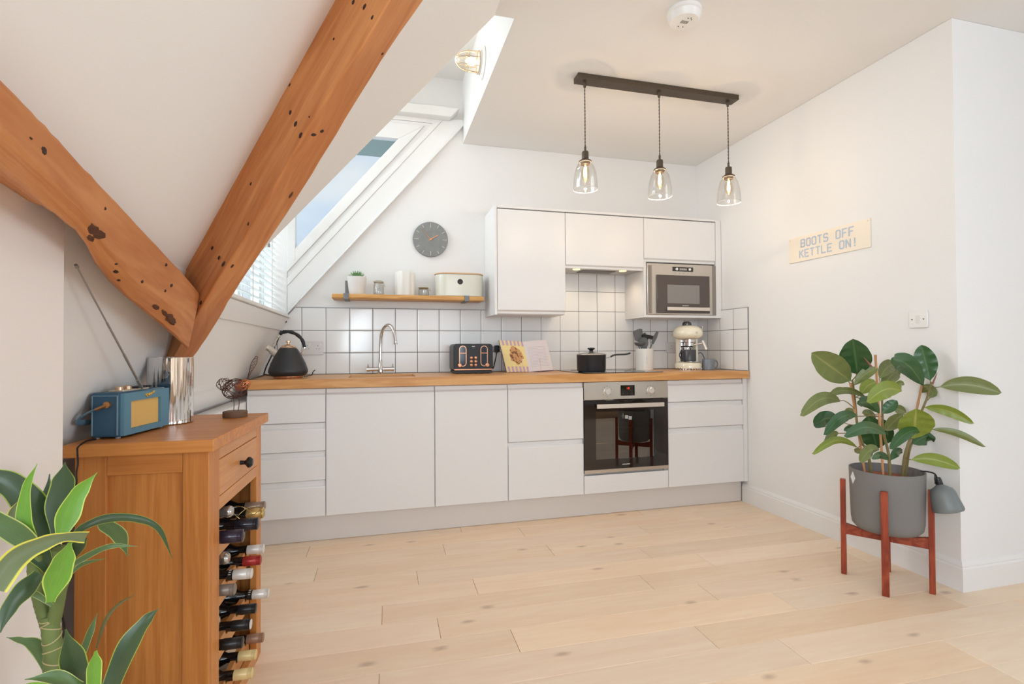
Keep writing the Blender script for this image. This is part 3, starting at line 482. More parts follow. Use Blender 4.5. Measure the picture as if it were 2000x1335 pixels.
# tiles
ZT = .9078+.45
mb = MB()
mb.prism([(lean(.90), .9), (lean(1.33), 1.33), (-.525, ZT), (1.262, ZT), (1.262, 1.668), (1.866, 1.668), (1.866, ZT), (XR, ZT), (XR, .9)], 'Y', YB-.008, YB)
tag(struct('trim_4', mb, tiles('tiles_back', 0, -.4857, .9078), origin='world'), 'square white glazed tiles with dark grout on the back wall')
mb = MB(); mb.box(XR-.008, XR, 3.0249, YB-.008, .9, ZT)
tag(struct('trim_5', mb, tiles('tiles_right', 1, 3.4749, .9078), origin='world'), 'square white tiles returning along the right wall')
mb = MB(); mb.box(-.525, 1.25, YB-.0095, YB-.001, ZT-.001, ZT+.0025); mb.box(XR-.0095, XR-.001, 3.0235, YB-.01, ZT-.001, ZT+.002); mb.box(XR-.0095, XR-.001, 3.0232, 3.0249, .9, ZT+.002)
mb.tube([(lean(1.285)+.004, YB-.011, 1.30), (-.53, YB-.011, ZT)], .0035, 6)
tag(struct('trim_6', mb, mat('grout_edge', C(140, 139, 140), .8), origin='world'), 'thin dark edge of the tiling')
# neighbouring roof edge seen through the cheek glass
mb = MB(); mb.box(-.30, 1.6, 3.85, 4.6, 2.76, 2.84); mb.box(-.10, 1.55, 3.84, 3.87, 2.655, 2.76); mb.box(-.16, -.10, 3.84, 3.9, 2.63, 2.76)
tag(struct('trim_7', mb, mat('outside_lead', C(150, 168, 160), .6), origin='world'), 'grey green eaves outside the cheek glass')

# ================================================================== BEAMS
def beam(name, S, label, closed=True):
    mb = MB(); n = len(S[0]); uv = []
    L = 0; prev = None
    for st in S:
        c = sum((Vector(p) for p in st), Vector())/n
        if prev is not None: L += (c-prev).length
        prev = c; d = 0
        for i, p in enumerate(st):
            if i: d += (Vector(p)-Vector(st[i-1])).length
            uv.append((L, d))
    vs = [p for st in S for p in st]; fs = []
    for j in range(len(S)-1):
        for i in range(n): fs.append((j*n+i, j*n+(i+1) % n, (j+1)*n+(i+1) % n, (j+1)*n+i))
    fs += [tuple(range(n))[::-1], tuple((len(S)-1)*n+i for i in range(n))]
    mb.add(vs, fs); mb.uv = uv
    o = obj(name, mb, BEAMW, origin=S[-1][0], bevel=.004, seg=2, smooth=True, angle=28)
    return tag(o, label, 'beam', 'timber roof beams')
def refine(S, k=3, amp=.0025, seed=1):
    r = random.Random(seed); out = []
    for a, b in zip(S[:-1], S[1:]):
        for i in range(k):
            t = i/k; out.append([[a[m][c]*(1-t)+b[m][c]*t+(r.uniform(-amp, amp) if (i or 1) else 0) for c in range(3)] for m in range(len(a))])
    out.append(S[-1]); return out
bB = beam('timber_beam', refine(BEAM_B, 3, .0009, 2), 'squared pine rafter rising to the right under the sloping ceiling')
bA = beam('timber_beam', refine(BEAM_A, 3, .0008, 5), 'curved pine brace with dark knots rising to the left edge')

for w, *k in KNOTS:
    p, n, d = Vector(k[:3]), Vector(k[3:6]), Vector(k[6:9]); a, b = k[9], k[10]; s = n.cross(d).normalized(); mb = MB(); r = random.Random(int(p.x*9999)); N_ = 16; vs = [p+n*.0015]
    for q in (.6, 1.0):
        for i in range(N_):
            t_ = 2*PI*i/N_; j = 1+r.uniform(-.18, .18); vs.append(p+(s*math.cos(t_)*a+d*math.sin(t_)*b)*1.05*q*j+n*(.0013 if q < 1 else -.0004))
    mb.add(vs, [(0, 1+i, 1+(i+1) % N_) for i in range(N_)]+[(1+i, 1+N_+i, 1+N_+(i+1) % N_, 1+(i+1) % N_) for i in range(N_)])
    obj('knot', mb, mat('knot_dark' if b < .012 else 'knot_brown', C(58, 32, 20) if b < .012 else C(92, 52, 30), .7, noise=.6, nscale=220), bA if w else bB)

# ================================================================== KITCHEN
YF = 3.045
def jfront(x0, x1, z0, z1, y=YF, lip=.036, flip=False):
    """handleless front: the top edge is cut back into a finger pull"""
    g = .0015; x0 += g; x1 -= g
    mb = MB()
    if not flip:
        P = [(y, z0+g), (y, z1-lip), (y+.013, z1-lip+.009), (y+.013, z1-g), (y+.021, z1-g), (y+.021, z0+g)]
    else:
        P = [(y, z1-g), (y, z0+lip), (y+.013, z0+lip-.009), (y+.013, z0+g), (y+.021, z0+g), (y+.021, z1-g)]
    return mb.prism(P, 'X', x0, x1)
def carcass(x0, x1, y0, y1, z0, z1, open_front=False):
    mb = MB(); t = .018
    mb.box(x0, x0+t, y0, y1, z0, z1); mb.box(x1-t, x1, y0, y1, z0, z1); mb.box(x0+t, x1-t, y0, y1, z0, z0+t); mb.box(x0+t, x1-t, y0, y1, z1-t, z1); mb.box(x0+t, x1-t, y1-.008, y1, z0+t, z1-t)
    return mb
def base_unit(x0, x1, label, fronts, name='base_cabinet', gap=True):
    t = thing(name, ((x0+x1)/2, 3.33, .15), label, 'cabinet', 'white handleless base units')
    obj('carcass', carcass(x0+.0005, x1-.0005, YF+.023, 3.58, .15, .862), CABIN, t)
    for kind, z0, z1 in fronts:
        obj(kind, jfront(x0, x1, z0, z1), CAB, t, bevel=.0035, seg=3)
    return t
base_unit(-.69, -.285, 'white four-drawer unit between wine rack and sink unit', [('drawer_front', .15, .351), ('drawer_front', .351, .513), ('drawer_front', .513, .672), ('drawer_front', .672, .862)])
base_unit(-.285, .322, 'widest white door front, under the sink tap', [('door', .15, .862)])
base_unit(.322, .767, 'narrow white door front under the toaster', [('door', .15, .862)])
base_unit(.767, 1.264, 'white unit with two deep drawers left of the oven', [('drawer_front', .15, .504), ('drawer_front', .504, .862)])
t = thing('oven_housing', (1.56, 3.33, .15), 'white housing panel below the built-in oven', 'cabinet', 'white handleless base units')
mb = MB(); mb.box(1.2645, 1.2825, YF+.023, 3.58, .15, .862); mb.box(1.8475, 1.8655, YF+.023, 3.58, .15, .862); mb.box(1.2825, 1.8475, YF+.04, 3.58, .25, .268); mb.box(1.2825, 1.8475, YF+.023, 3.58, .15, .168)
obj('carcass', mb, CABIN, t)
mb = MB(); mb.box(1.2655, 1.8645, YF, YF+.021, .1515, .266)
obj('filler_panel', mb, CAB, t, bevel=.003)
base_unit(1.866, 2.455, 'white three-drawer unit right of the oven', [('drawer_front', .15, .542), ('drawer_front', .542, .715), ('drawer_front', .715, .862)])
mb = MB(); mb.box(2.4555, 2.4885, YF+.002, YF+.02, .15, .864)
tag(obj('filler_strip', mb, CAB, bevel=.002), 'slim white filler strip between drawers and right wall', 'filler')
mb = MB(); mb.box(-.69, 2.47, 3.098, 3.114, .002, .1495)
tag(obj('plinth', mb, mat('plinth_white', C(226, 218, 212), .45)), 'long off-white kickboard under the base units', 'plinth')
# worktop with the sink cut out
SX0, SX1, SY0, SY1 = -.17, .22, 3.12, 3.47
mb = MB()
wz0, wz1 = .866, .916
mb.prism([(-.69, 3.017), (SX0, 3.017), (SX0, YB-.009), (-.735, YB-.009)], 'Z', wz0, wz1)
mb.box(SX1, XR-.009, 3.017, YB-.009, wz0, wz1); mb.box(SX0, SX1, 3.017, SY0, wz0, wz1); mb.box(SX0, SX1, SY1, YB-.009, wz0, wz1)
wt = tag(obj('worktop', mb, OAKTOP), 'long oak worktop over the white base units', 'worktop')
mb = MB(); mb.box(SX0+.002, SX1-.002, SY0+.002, SY1-.002, .74, .745)
for a in ((SX0+.002, SX0+.006, SY0+.002, SY1-.002), (SX1-.006, SX1-.002, SY0+.002, SY1-.002), (SX0+.006, SX1-.006, SY0+.002, SY0+.006), (SX0+.006, SX1-.006, SY1-.006, SY1-.002)): mb.box(*a, .745, .862)
sk = tag(obj('sink', mb, mat('sink_steel', C(190, 185, 180), .3, .9)), 'undermounted sink bowl set in the oak worktop', 'sink')
mb = MB(); mb.lathe([(.02, .0), (.036, .0), (.036, .004), (.02, .004)], (.03, 3.29, .745), n=24); obj('drain', mb, CHROME, sk, smooth=True)
# dark sealant line behind the worktop
mb = MB(); mb.box(-.72, XR-.01, YB-.0135, YB-.0085, .9165, .9195); mb.box(XR-.0135, XR-.0085, 3.03, YB-.014, .9165, .9195)
tag(struct('trim_8', mb, GAP, origin='world'), 'dark joint between worktop and tiles')

# ---- wall cabinets
YU = 3.31
def wall_unit(x0, x1, z0, z1, label, fz0):
    t = thing('wall_cabinet', ((x0+x1)/2, 3.46, z0), label, 'cabinet', 'white handleless wall units')
    obj('carcass', carcass(x0+.0005, x1-.0005, YU+.023, YB-.001, z0, z1), CAB, t, bevel=.001)
    obj('door', jfront(x0, x1, fz0, z1-.002, YU, .026, True), CAB, t, bevel=.003, seg=3)
    return t
wu = wall_unit(.766, 1.249, 1.31, 2.016, 'tall white wall cabinet beside the wooden shelf', 1.312)
mb = MB(); mb.box(.747, .765, YU-.002, YB-.001, 1.305, 2.034); obj('end_panel', mb, CAB, wu, bevel=.001)
wall_unit(1.249, 1.847, 1.665, 2.016, 'short white wall cabinet above the extractor', 1.632)
mw = wall_unit(1.847, 2.44, 1.70, 2.016, 'short white wall cabinet above the microwave', 1.700)
mb = MB(); mb.box(1.847, 1.865, YU+.004, YB-.001, 1.318, 1.70); obj('side_panel', mb, CAB, mw)
mb = MB(); mb.box(1.848, 2.487, YU+.002, YB-.001, 1.300, 1.318); obj('bottom_shelf', mb, CAB, mw)
mb = MB(); mb.box(2.442, 2.487, YU+.001, YU+.02, 1.318, 2.032); obj('filler_panel', mb, CAB, mw)
mb = MB(); mb.box(2.445, 2.487, YU+.03, YB-.001, 1.32, 2.016); obj('end_panel', mb, CAB, mw)
mb = MB(); mb.box(.766, 2.4415, YU-.001, YU+.06, 2.0195, 2.036)
tag(obj('cornice', mb, CAB, bevel=.002), 'thin white cornice strip capping the wall cabinets', 'cornice')
# ---- extractor
t = thing('extractor_hood', (1.55, 3.46, 1.634), 'slim steel extractor with two small lamps under the cabinet', 'extractor')
mb = MB(); mb.rbox(1.272, 1.828, 3.335, 3.60, 1.640, 1.664, .02); obj('housing', mb, STEEL, t, bevel=.002)
mb = MB(); mb.box(1.42, 1.68, 3.42, 3.54, 1.637, 1.6398); o = obj('filter', mb, mat('filter_metal', C(120, 112, 104), .4, .8), t)
for x in (1.36, 1.72):
    mb = MB(); mb.lathe([(.026, 0), (.026, .003), (.0, .003)], (x, 3.39, 1.6365), n=20)
    obj('lamp', mb, emis('hood_lamp', (1, .66, .26, 1), 1.6), t, label='glowing yellow lamp')
    light('hood_light', 'SPOT', (x, 3.41, 1.63), 1.1, (1, .80, .55), .03, rot=(0, .15, -1), spot=2.4).parent = None
# ---- microwave
t = thing('microwave', (2.145, 3.33, 1.318), 'built-in steel microwave with dark glass door', 'microwave')
a, b, z0, z1 = 1.868, 2.438, 1.3185, 1.690
mb = MB(); mb.box(a+.005, b-.005, YU+.02, 3.58, z0, z1-.004); obj('body', mb, BLACK, t)
mb = MB(); mb.box(a+.0, b-.03, YU-.006, YU+.018, z0+.001, z1); obj('front_panel', mb, STEEL, t, bevel=.004)
mb = MB(); mb.box(b-.028, b, YU-.002, YU+.018, z0+.001, z1-.003); obj('side_trim', mb, mat('grey_metal_trim', C(150, 143, 136), .45, .4), t)
mb = MB(); mb.box(a+.012, a+.030, YU-.0075, YU-.006, z0+.01, z1-.02)
obj('vent_grille', mb, mat('vent_dots', C(150, 140, 128), .6, .3), t)
mb = MB(); [mb.box(a+.005+.0072*i, a+.0085+.0072*i, YU-.009, YU-.0062, z0+.012+.0105*j, z0+.019+.0105*j) for i in range(5) for j in range(33)]
obj('vent_slot', mb, mat('vent_dark', C(160, 150, 140), .6), t)
mb = MB(); mb.box(a+.072, b-.062, YU-.016, YU-.0062, z0+.012, z0+.288); dr = obj('door', mb, mat('microwave_glass', C(86, 76, 72), .08, spec=.6), t, bevel=.003)
mb = MB(); mb.box(a+.155, b-.150, YU-.0175, YU-.0162, z0+.083, z0+.218); obj('window', mb, mat('microwave_window', C(140, 136, 132), .15, spec=.6), dr)
mb = MB(); mb.box(a+.145, b-.075, YU-.034, YU-.026, z0+.030, z0+.055); mb.box(a+.15, a+.165, YU-.026, YU-.0162, z0+.035, z0+.05); mb.box(b-.095, b-.08, YU-.026, YU-.0162, z0+.035, z0+.05)
obj('handle', mb, mat('pale_satin_metal', C(232, 222, 210), .3, .5), dr, bevel=.002)
mb = MB(); [mb.box(a+.278+.0065*i, a+.2825+.0065*i, YU-.0168, YU-.0162, z0+.064+(.001 if i % 2 else 0), z0+.0695) for i in range(8)]
obj('maker_mark', mb, mat('pale_print', C(215, 210, 205), .5), dr)
mb = MB(); mb.box(a+.205, a+.375, YU-.0075, YU-.0062, z0+.318, z0+.350); obj('control_display', mb, BLKGLASS, t)
for x in (a+.238, a+.345):
    mb = MB(); mb.lathe([(.0095, 0), (.0095, -.006), (.007, -.0075), (0, -.0075)], (x, YU-.0075, z0+.334), 'Y', 18); obj('knob', mb, WHITEPL, t, smooth=True)
mb = MB(); mb.box(a+.262, a+.322, YU-.0082, YU-.0076, z0+.326, z0+.341); obj('screen', mb, mat('lcd_grey', C(170, 165, 160), .4), t)
for i in range(5): mb = MB(); mb.box(a+.222+.034*i, a+.234+.034*i, YU-.0068, YU-.0062, z0+.300, z0+.310); obj('button', mb, mat('pale_button', C(190, 180, 170), .5), t)
# ---- oven
t = thing('oven', (1.565, 3.3, .28), 'built-in oven with steel control panel and black glass door', 'oven')
a, b = 1.2665, 1.8625
mb = MB(); mb.box(a+.012, b-.012, YF+.024, YF+.53, .285, .80)
mbc = MB()
# cavity walls instead of a solid block
for q in ((a+.018, a+.03, YF+.024, YF+.50, .29, .80), (b-.03, b-.018, YF+.024, YF+.50, .29, .80), (a+.03, b-.03, YF+.024, YF+.50, .29, .305), (a+.03, b-.03, YF+.024, YF+.50, .75, .80), (a+.03, b-.03, YF+.42, YF+.50, .305, .75)): mbc.box(*q)
obj('cavity', mbc, mat('oven_enamel', C(74, 58, 44), .35), t)
mb = MB(); mb.box(a, b, YF-.004, YF+.02, .748, .862); obj('control_panel', mb, STEEL, t, bevel=.002)
for x in (1.425, 1.735):
    mb = MB(); mb.lathe([(.0255, 0), (.024, -.003), (.021, -.004), (.0195, -.018), (.016, -.021), (0, -.021)], (x, YF-.004, .8), 'Y', 28)
    kn = obj('knob', mb, mat('satin_knob', C(225, 220, 214), .3, .6), t, smooth=True)
    mb = MB(); [mb.box(x+.034*math.sin(k)-.0018, x+.034*math.sin(k)+.0018, YF-.0046, YF-.0041, .8+.034*math.cos(k)-.0018, .8+.034*math.cos(k)+.0018) for k in (-2.2, -1.2, -.6, 0, .6, 1.2, 2.2, 3.14)]
    obj('dial_marks', mb, BLACK, kn)
mb = MB(); mb.box(1.52, 1.62, YF-.006, YF-.0042, .770, .838); ds = obj('display', mb, BLKGLASS, t)
mb = MB()
for i, d in enumerate(('1', '3')):
    x = 1.560+.014*i
    segs = {'1': [(1, 0, 1, 1), (1, 1, 1, 2)], '3': [(0, 2, 1, 2), (0, 1, 1, 1), (0, 0, 1, 0), (1, 0, 1, 1), (1, 1, 1, 2)]}[d]
    for (x0, q0, x1, q1) in segs: mb.box(x+x0*.006-.0006, x+x1*.006+.0006, YF-.0066, YF-.0061, .812+q0*.006-.0006, .812+q1*.006+.0006)
obj('clock_digits', mb, emis('red_led', (1, .08, .03, 1), 1.2), ds)
for i in range(3): mb = MB(); mb.sphere((1.538+.032*i, YF-.0062, .785), .0016, 8, 6); obj('touch_key', mb, mat('key_grey', C(140, 138, 135), .5), ds)
mb = MB(); mb.box(a, b, YF-.002, YF+.022, .279, .302); obj('bottom_trim', mb, STEEL, t, bevel=.001)
# door: black border and a glazed middle
mb = MB(); fy0, fy1 = YF-.006, YF+.006
mb.box(a, a+.078, fy0, fy1, .303, .745); mb.box(b-.10, b, fy0, fy1, .303, .745); mb.box(a+.078, b-.10, fy0, fy1, .303, .365); mb.box(a+.078, b-.10, fy0, fy1, .672, .745)
dr = obj('door', mb, BLKGLASS, t)
mb = MB(); mb.box(a+.077, b-.099, fy0+.0035, fy0+.0065, .364, .673); obj('glass', mb, thin_glass('oven_glass', (.42, .36, .30, 1), 1.7, 0, .10), dr)
mb = MB(); mb.box(a+.075, b-.045, YF-.038, YF-.028, .695, .722); mb.box(a+.09, a+.105, YF-.03, YF-.006, .70, .716); mb.box(b-.075, b-.06, YF-.03, YF-.006, .70, .716)
obj('handle', mb, mat('pale_satin_metal', C(232, 222, 210), .3, .5), dr, bevel=.002)
mb = MB(); [mb.box(1.528+.0068*i, 1.533+.0068*i, fy0-.0006, fy0, .325, .3305) for i in range(8)]; obj('maker_mark', mb, mat('pale_print', C(215, 210, 205), .5), dr)
mb = MB()
for dx, dz in ((-.013, .004), (.013, -.004)):
    for k in range(4):
        cx, cz = 1.575+dx+.008*math.cos(PI/2*k+.7), .628+dz+.008*math.sin(PI/2*k+.7)
        mb.box(cx-.0055, cx+.0055, fy0+.0025, fy0+.0031, cz-.0055, cz+.0055)
obj('sticker', mb, mat('grey_sticker', C(176, 178, 172), .6), dr)
for z in (.455, .555):
    mb = MB()
    mb.tube([(a+.035, YF+.06, z), (b-.035, YF+.06, z)], .003, 8); mb.tube([(a+.035, YF+.38, z), (b-.035, YF+.38, z)], .003, 8)
    for i in range(15): mb.tube([(a+.06+.034*i, YF+.06, z), (a+.06+.034*i, YF+.38, z)], .0015, 6)
    obj('rack', mb, mat('rack_chrome', C(200, 190, 175), .2, .9), t)
light('oven_cavity_glow', 'POINT', (1.56, YF+.25, .72), .25, (1, .82, .6), .03)
# ---- hob
t = thing('hob', (1.55, 3.32, .9165), 'black glass hob let into the worktop above the oven', 'hob')
mb = MB(); mb.box(1.27, 1.85, 3.07, 3.56, .9166, .9206); obj('glass_top', mb, mat('hob_glass', C(28, 28, 30), .04, spec=.8), t, bevel=.001)
mb = MB()
for x, y, r in ((1.40, 3.19, .085), (1.70, 3.19, .07), (1.40, 3.43, .07), (1.70, 3.43, .09)): mb.ring((x, y, .9207), r, .0012, 'Z', 40, 4)
obj('zone_marks', mb, mat('hob_print', C(120, 120, 120), .4), t)

# ================================================================== ON THE WALLS AND CEILING
# ---- pendant bar
BRONZE = mat('dark_bronze', C(92, 80, 68), .45, .6)
t = thing('pendant_light', (1.53, 2.565, ZC), 'dark bronze ceiling bar with three clear glass pendants', 'ceiling light')
mb = MB(); mb.box(1.035, 2.035, 2.53, 2.60, 2.519, ZC-.0005); obj('ceiling_bar', mb, BRONZE, t, bevel=.002)
SHG = thin_glass('shade_glass', (.975, .97, .96, 1), 1.5, 0, .03)
for x, zc in ((1.085, 2.167), (1.535, 2.160), (1.985, 2.158)):
    mb = MB(); mb.lathe([(.010, 0), (.010, -.012), (.006, -.030), (.003, -.032)], (x, 2.565, 2.519), n=14); obj('cord_grip', mb, BRONZE, t, smooth=True)
    mb = MB(); L = 2.49-zc; n = 60
    for ph in (0, PI): mb.tube([(x+.0019*math.cos(ph+k*.9), 2.565+.0019*math.sin(ph+k*.9), 2.49-L*k/n) for k in range(n+1)], .0017, 5)
    obj('cord', mb, mat('twisted_cord', C(84, 74, 66), .8), t)
    mb = MB(); mb.lathe([(.004, .002), (.006, 0), (.006, -.022), (.016, -.026), (.0185, -.032), (.0185, -.066), (.0225, -.070), (.034, -.078), (.035, -.082), (.026, -.083), (.024, -.098), (.0, -.098)], (x, 2.565, zc), n=24)
    cp = obj('lamp_holder', mb, BRONZE, t, smooth=True)
    mb = MB(); prof = [(.030, -.084), (.037, -.090), (.050, -.115), (.059, -.150), (.064, -.190), (.066, -.232)]
    mb.lathe(prof+[(r-.0016, h) for r, h in prof[::-1]], (x, 2.565, zc), n=40, cap=False)
    sh = obj('glass_shade', mb, SHG, t, smooth=True, angle=60)
    mb = MB(); mb.ring((x, 2.565, zc-.232), .0652, .0016, 'Z', 40, 6); mb.ring((x, 2.565, zc-.085), .031, .0014, 'Z', 30, 6)
    obj('shade_rim', mb, mat('glass_rim', C(226, 222, 216), .1, spec=.8), sh, smooth=True)
    mb = MB(); mb.lathe([(.011, -.098), (.012, -.108), (.020, -.128), (.0225, -.148), (.018, -.170), (.008, -.184), (0, -.187)], (x, 2.565, zc), n=20)
    bl = obj('bulb', mb, thin_glass('bulb_glass', (1, .93, .80, 1), 1.4), t, smooth=True)
    mb = MB(); mb.tube([(x-.006, 2.565, zc-.112), (x-.009, 2.565, zc-.160), (x-.003, 2.565, zc-.118), (x+.003, 2.565, zc-.160), (x+.006, 2.565, zc-.112)], .0022, 6)
    mb.lathe([(.004, -.10), (.006, -.13), (.009, -.15), (.004, -.168), (0, -.17)], (x, 2.565, zc), n=10)
    obj('filament', mb, emis('filament', (1, .70, .36, 1), 12), bl)
    light('pendant_glow', 'POINT', (x, 2.565, zc-.200), 1.5, (1, .80, .58), .005)
# ---- smoke alarm
ax, ay = PTS['alarm'][0], PTS['alarm'][1]
t = thing('smoke_alarm', (ax, ay, ZC), 'round white smoke alarm on the ceiling', 'smoke alarm')
mb = MB(); mb.lathe([(.074, -.0005), (.074, -.016), (.070, -.018), (.068, -.02), (.066, -.040), (.060, -.048), (.0, -.050)], (ax, ay, ZC), n=40); obj('housing', mb, WHITEPL, t, smooth=True)
mb = MB()
for i in range(5): mb.box(ax-.016+.007*i, ax-.0135+.007*i, ay-.012, ay+.006, ZC-.0512, ZC-.0495)
for dx, dy in ((.012, -.034), (.0, -.03), (.02, -.025), (.012, .028), (-.01, .03)): mb.lathe([(.0025, -.0513), (.0025, -.049)], (ax+dx, ay+dy, ZC), n=8)
obj('vent_slots', mb, mat('alarm_dark', C(110, 104, 100), .7), t)
# ---- bulkhead lamp in the dormer
lx, ly, lz = .59, 2.885, 2.73
t = thing('wall_lamp', (lx, ly, lz), 'round caged glass wall lamp high in the dormer', 'wall lamp')
mb = MB(); mb.lathe([(.088, -.001), (.088, -.007), (.080, -.012), (.064, -.016), (.060, -.026), (0, -.026)], (lx, ly, lz), 'X', 32); obj('back_plate', mb, TRIM, t, smooth=True)
mb = MB(); mb.lathe([(.050, -.024), (.052, -.06), (.050, -.11), (.040, -.138), (.022, -.15), (0, -.153)], (lx, ly, lz), 'X', 28); obj('glass_globe', mb, thin_glass('globe_glass', (.98, .96, .92, 1), 1.35), t, smooth=True)
mb = MB()
for k in range(4):
    a = PI*k/4; pts = []
    for q in range(21):
        s = -1+2*q/20; ph = s*PI/2; r = .057*math.sin(ph) if abs(s) > .0 else 0
        d = -.03-.13*math.cos(ph)**.6
        pts.append((lx+d, ly+r*math.cos(a), lz+r*math.sin(a)))
    mb.tube(pts, .0022, 6)
mb.ring((lx-.09, ly, lz), .058, .0022, 'X', 32, 6); mb.ring((lx-.028, ly, lz), .060, .004, 'X', 32, 6)
obj('cage', mb, mat('cage_brass', C(214, 190, 160), .25, .7), t, smooth=True)
mb = MB(); mb.sphere((lx-.07, ly, lz), .022, 16, 10, (1.5, 1, 1)); obj('bulb', mb, emis('warm_bulb', (1, .88, .68, 1), 5), t, smooth=True)
light('dormer_lamp_glow', 'POINT', (lx-.19, ly, lz), .8, (1, .88, .72), .03)
# ---- wall clock
cx, cy, cz = .356, YB-.001, 1.846
t = thing('wall_clock', (cx, cy, cz), 'round slate grey wall clock with copper hands', 'clock')
mb = MB(); mb.lathe([(.122, 0), (.122, -.018), (.120, -.020), (0, -.020)], (cx, cy, cz), 'Y', 56); obj('dial', mb, mat('slate', C(140, 141, 140), .7, noise=.25, nscale=26), t, smooth=True)
mb = MB()
for k in range(12):
    a = PI*k/6; r0 = .092 if k % 3 else .082; r1 = .113; w = .0016
    sx, sz = math.sin(a), math.cos(a)
    P = [(cx+sx*r0-sz*w, cz+sz*r0+sx*w), (cx+sx*r1-sz*w, cz+sz*r1+sx*w), (cx+sx*r1+sz*w, cz+sz*r1-sx*w), (cx+sx*r0+sz*w, cz+sz*r0-sx*w)]
    mb.prism(P, 'Y', cy-.0212, cy-.0198)
obj('hour_marks', mb, mat('pale_mark', C(214, 206, 196), .5), t)
def hand(name, ang, l0, l1, w, y):
    a = math.radians(ang); sx, sz = math.sin(a), math.cos(a); mb = MB()
    mb.prism([(cx-sx*l0-sz*w, cz-sz*l0+sx*w), (cx+sx*l1-sz*w*.8, cz+sz*l1+sx*w*.8), (cx+sx*l1+sz*w*.8, cz+sz*l1-sx*w*.8), (cx-sx*l0+sz*w, cz-sz*l0-sx*w)], 'Y', y-.0015, y)
    obj(name, mb, COPPER, t)
hand('hour_hand', 58, .018, .062, .0034, cy-.022); hand('minute_hand', -41, .012, .090, .0016, cy-.0245)
mb = MB(); mb.lathe([(.007, -.0198), (.007, -.0275), (0, -.0275)], (cx, cy, cz), 'Y', 18); obj('hub', mb, COPPER, t, smooth=True)
# ---- sign with lettering
t = thing('wall_sign', (XR-.001, 2.378, 1.60), 'cream sign reading BOOTS OFF KETTLE ON!', 'sign')
mb = MB(); mb.rbox(XR-.007, XR-.001, 2.104, 2.651, 1.598, 1.750, .004, 'X'); obj('board', mb, mat('cream_board', C(246, 234, 216), .5), t)
GL = {'B': [((0,0),(0,4)), ((0,4),(1.7,4)), ((1.7,4),(2,3.6)), ((2,3.6),(2,2.4)), ((2,2.4),(1.7,2)), ((0,2),(1.7,2)), ((1.7,2),(2,1.6)), ((2,1.6),(2,.4)), ((2,.4),(1.7,0)), ((1.7,0),(0,0))],
 'O': [((.4,0),(1.6,0)), ((1.6,0),(2,.5)), ((2,.5),(2,3.5)), ((2,3.5),(1.6,4)), ((1.6,4),(.4,4)), ((.4,4),(0,3.5)), ((0,3.5),(0,.5)), ((0,.5),(.4,0))],
 'T': [((0,4),(2,4)), ((1,4),(1,0))],
 'S': [((2,3.5),(1.6,4)), ((1.6,4),(.4,4)), ((.4,4),(0,3.5)), ((0,3.5),(0,2.5)), ((0,2.5),(.4,2)), ((.4,2),(1.6,2)), ((1.6,2),(2,1.5)), ((2,1.5),(2,.5)), ((2,.5),(1.6,0)), ((1.6,0),(.4,0)), ((.4,0),(0,.5))],
 'F': [((0,0),(0,4)), ((0,4),(2,4)), ((0,2),(1.6,2))], 'K': [((0,0),(0,4)), ((0,1.8),(2,4)), ((.7,2.4),(2,0))],
 'E': [((0,0),(0,4)), ((0,4),(2,4)), ((0,2),(1.6,2)), ((0,0),(2,0))], 'L': [((0,4),(0,0)), ((0,0),(2,0))], 'N': [((0,0),(0,4)), ((0,4),(2,0)), ((2,0),(2,4))], '!': [((1,4),(1,1.3)), ((1,.35),(1,0))], ' ': []}
def write(mb, text, y0, z0, sy, sz, adv, w, x):
    for i, ch in enumerate(text):
        for (a, b) in GL[ch]:
            A = Vector((y0-(i*adv+a[0])*sy, z0+a[1]*sz)); B = Vector((y0-(i*adv+b[0])*sy, z0+b[1]*sz)); d = (B-A).normalized(); A -= d*w*.6; B += d*w*.6; n = Vector((-d.y, d.x))*w
            kk = len(mb.v)//8 % 9; mb.prism([tuple(A-n), tuple(A+n), tuple(B+n), tuple(B-n)], 'X', x-.0010-.00006*kk, x+.0001+.00003*kk)
LB = mat('grey_blue_paint', C(184, 196, 212), .6)
mb = MB(); write(mb, 'BOOTS OFF', 2.554, 1.684, .013, .0108, 3.14, .0036, XR-.007); obj('lettering', mb, LB, t)
mb = MB(); write(mb, 'KETTLE ON!', 2.566, 1.622, .013, .0104, 3.07, .0036, XR-.007)
obj('lettering', mb, LB, t)
mb = MB(); [mb.lathe([(.003, 0), (.003, -.001), (0, -.0012)], (XR-.007, y, z), 'X', 10) for y, z in ((2.116, 1.738), (2.640, 1.738))]; obj('nail', mb, STEEL, t)
# ---- light switch on the right wall
t = thing('light_switch', (XR, 1.867, 1.167), 'white wall switch plate above the rubber plant', 'switch')
mb = MB(); mb.rbox(XR-.009, XR-.0005, 1.823, 1.911, 1.166, 1.248, .008, 'X'); obj('plate', mb, WHITEPL, t, bevel=.003)
mb = MB(); mb.box(XR-.0115, XR-.009, 1.858, 1.876, 1.190, 1.224); obj('rocker', mb, mat('rocker_white', C(228, 226, 224), .35), t, bevel=.001)
mb = MB(); [mb.lathe([(.0035, 0), (.0035, -.001), (0, -.001)], (XR-.009, y, 1.207), 'X', 12) for y in (1.840, 1.894)]; obj('screw', mb, mat('screw_steel', C(120, 118, 116), .4, .7), t)
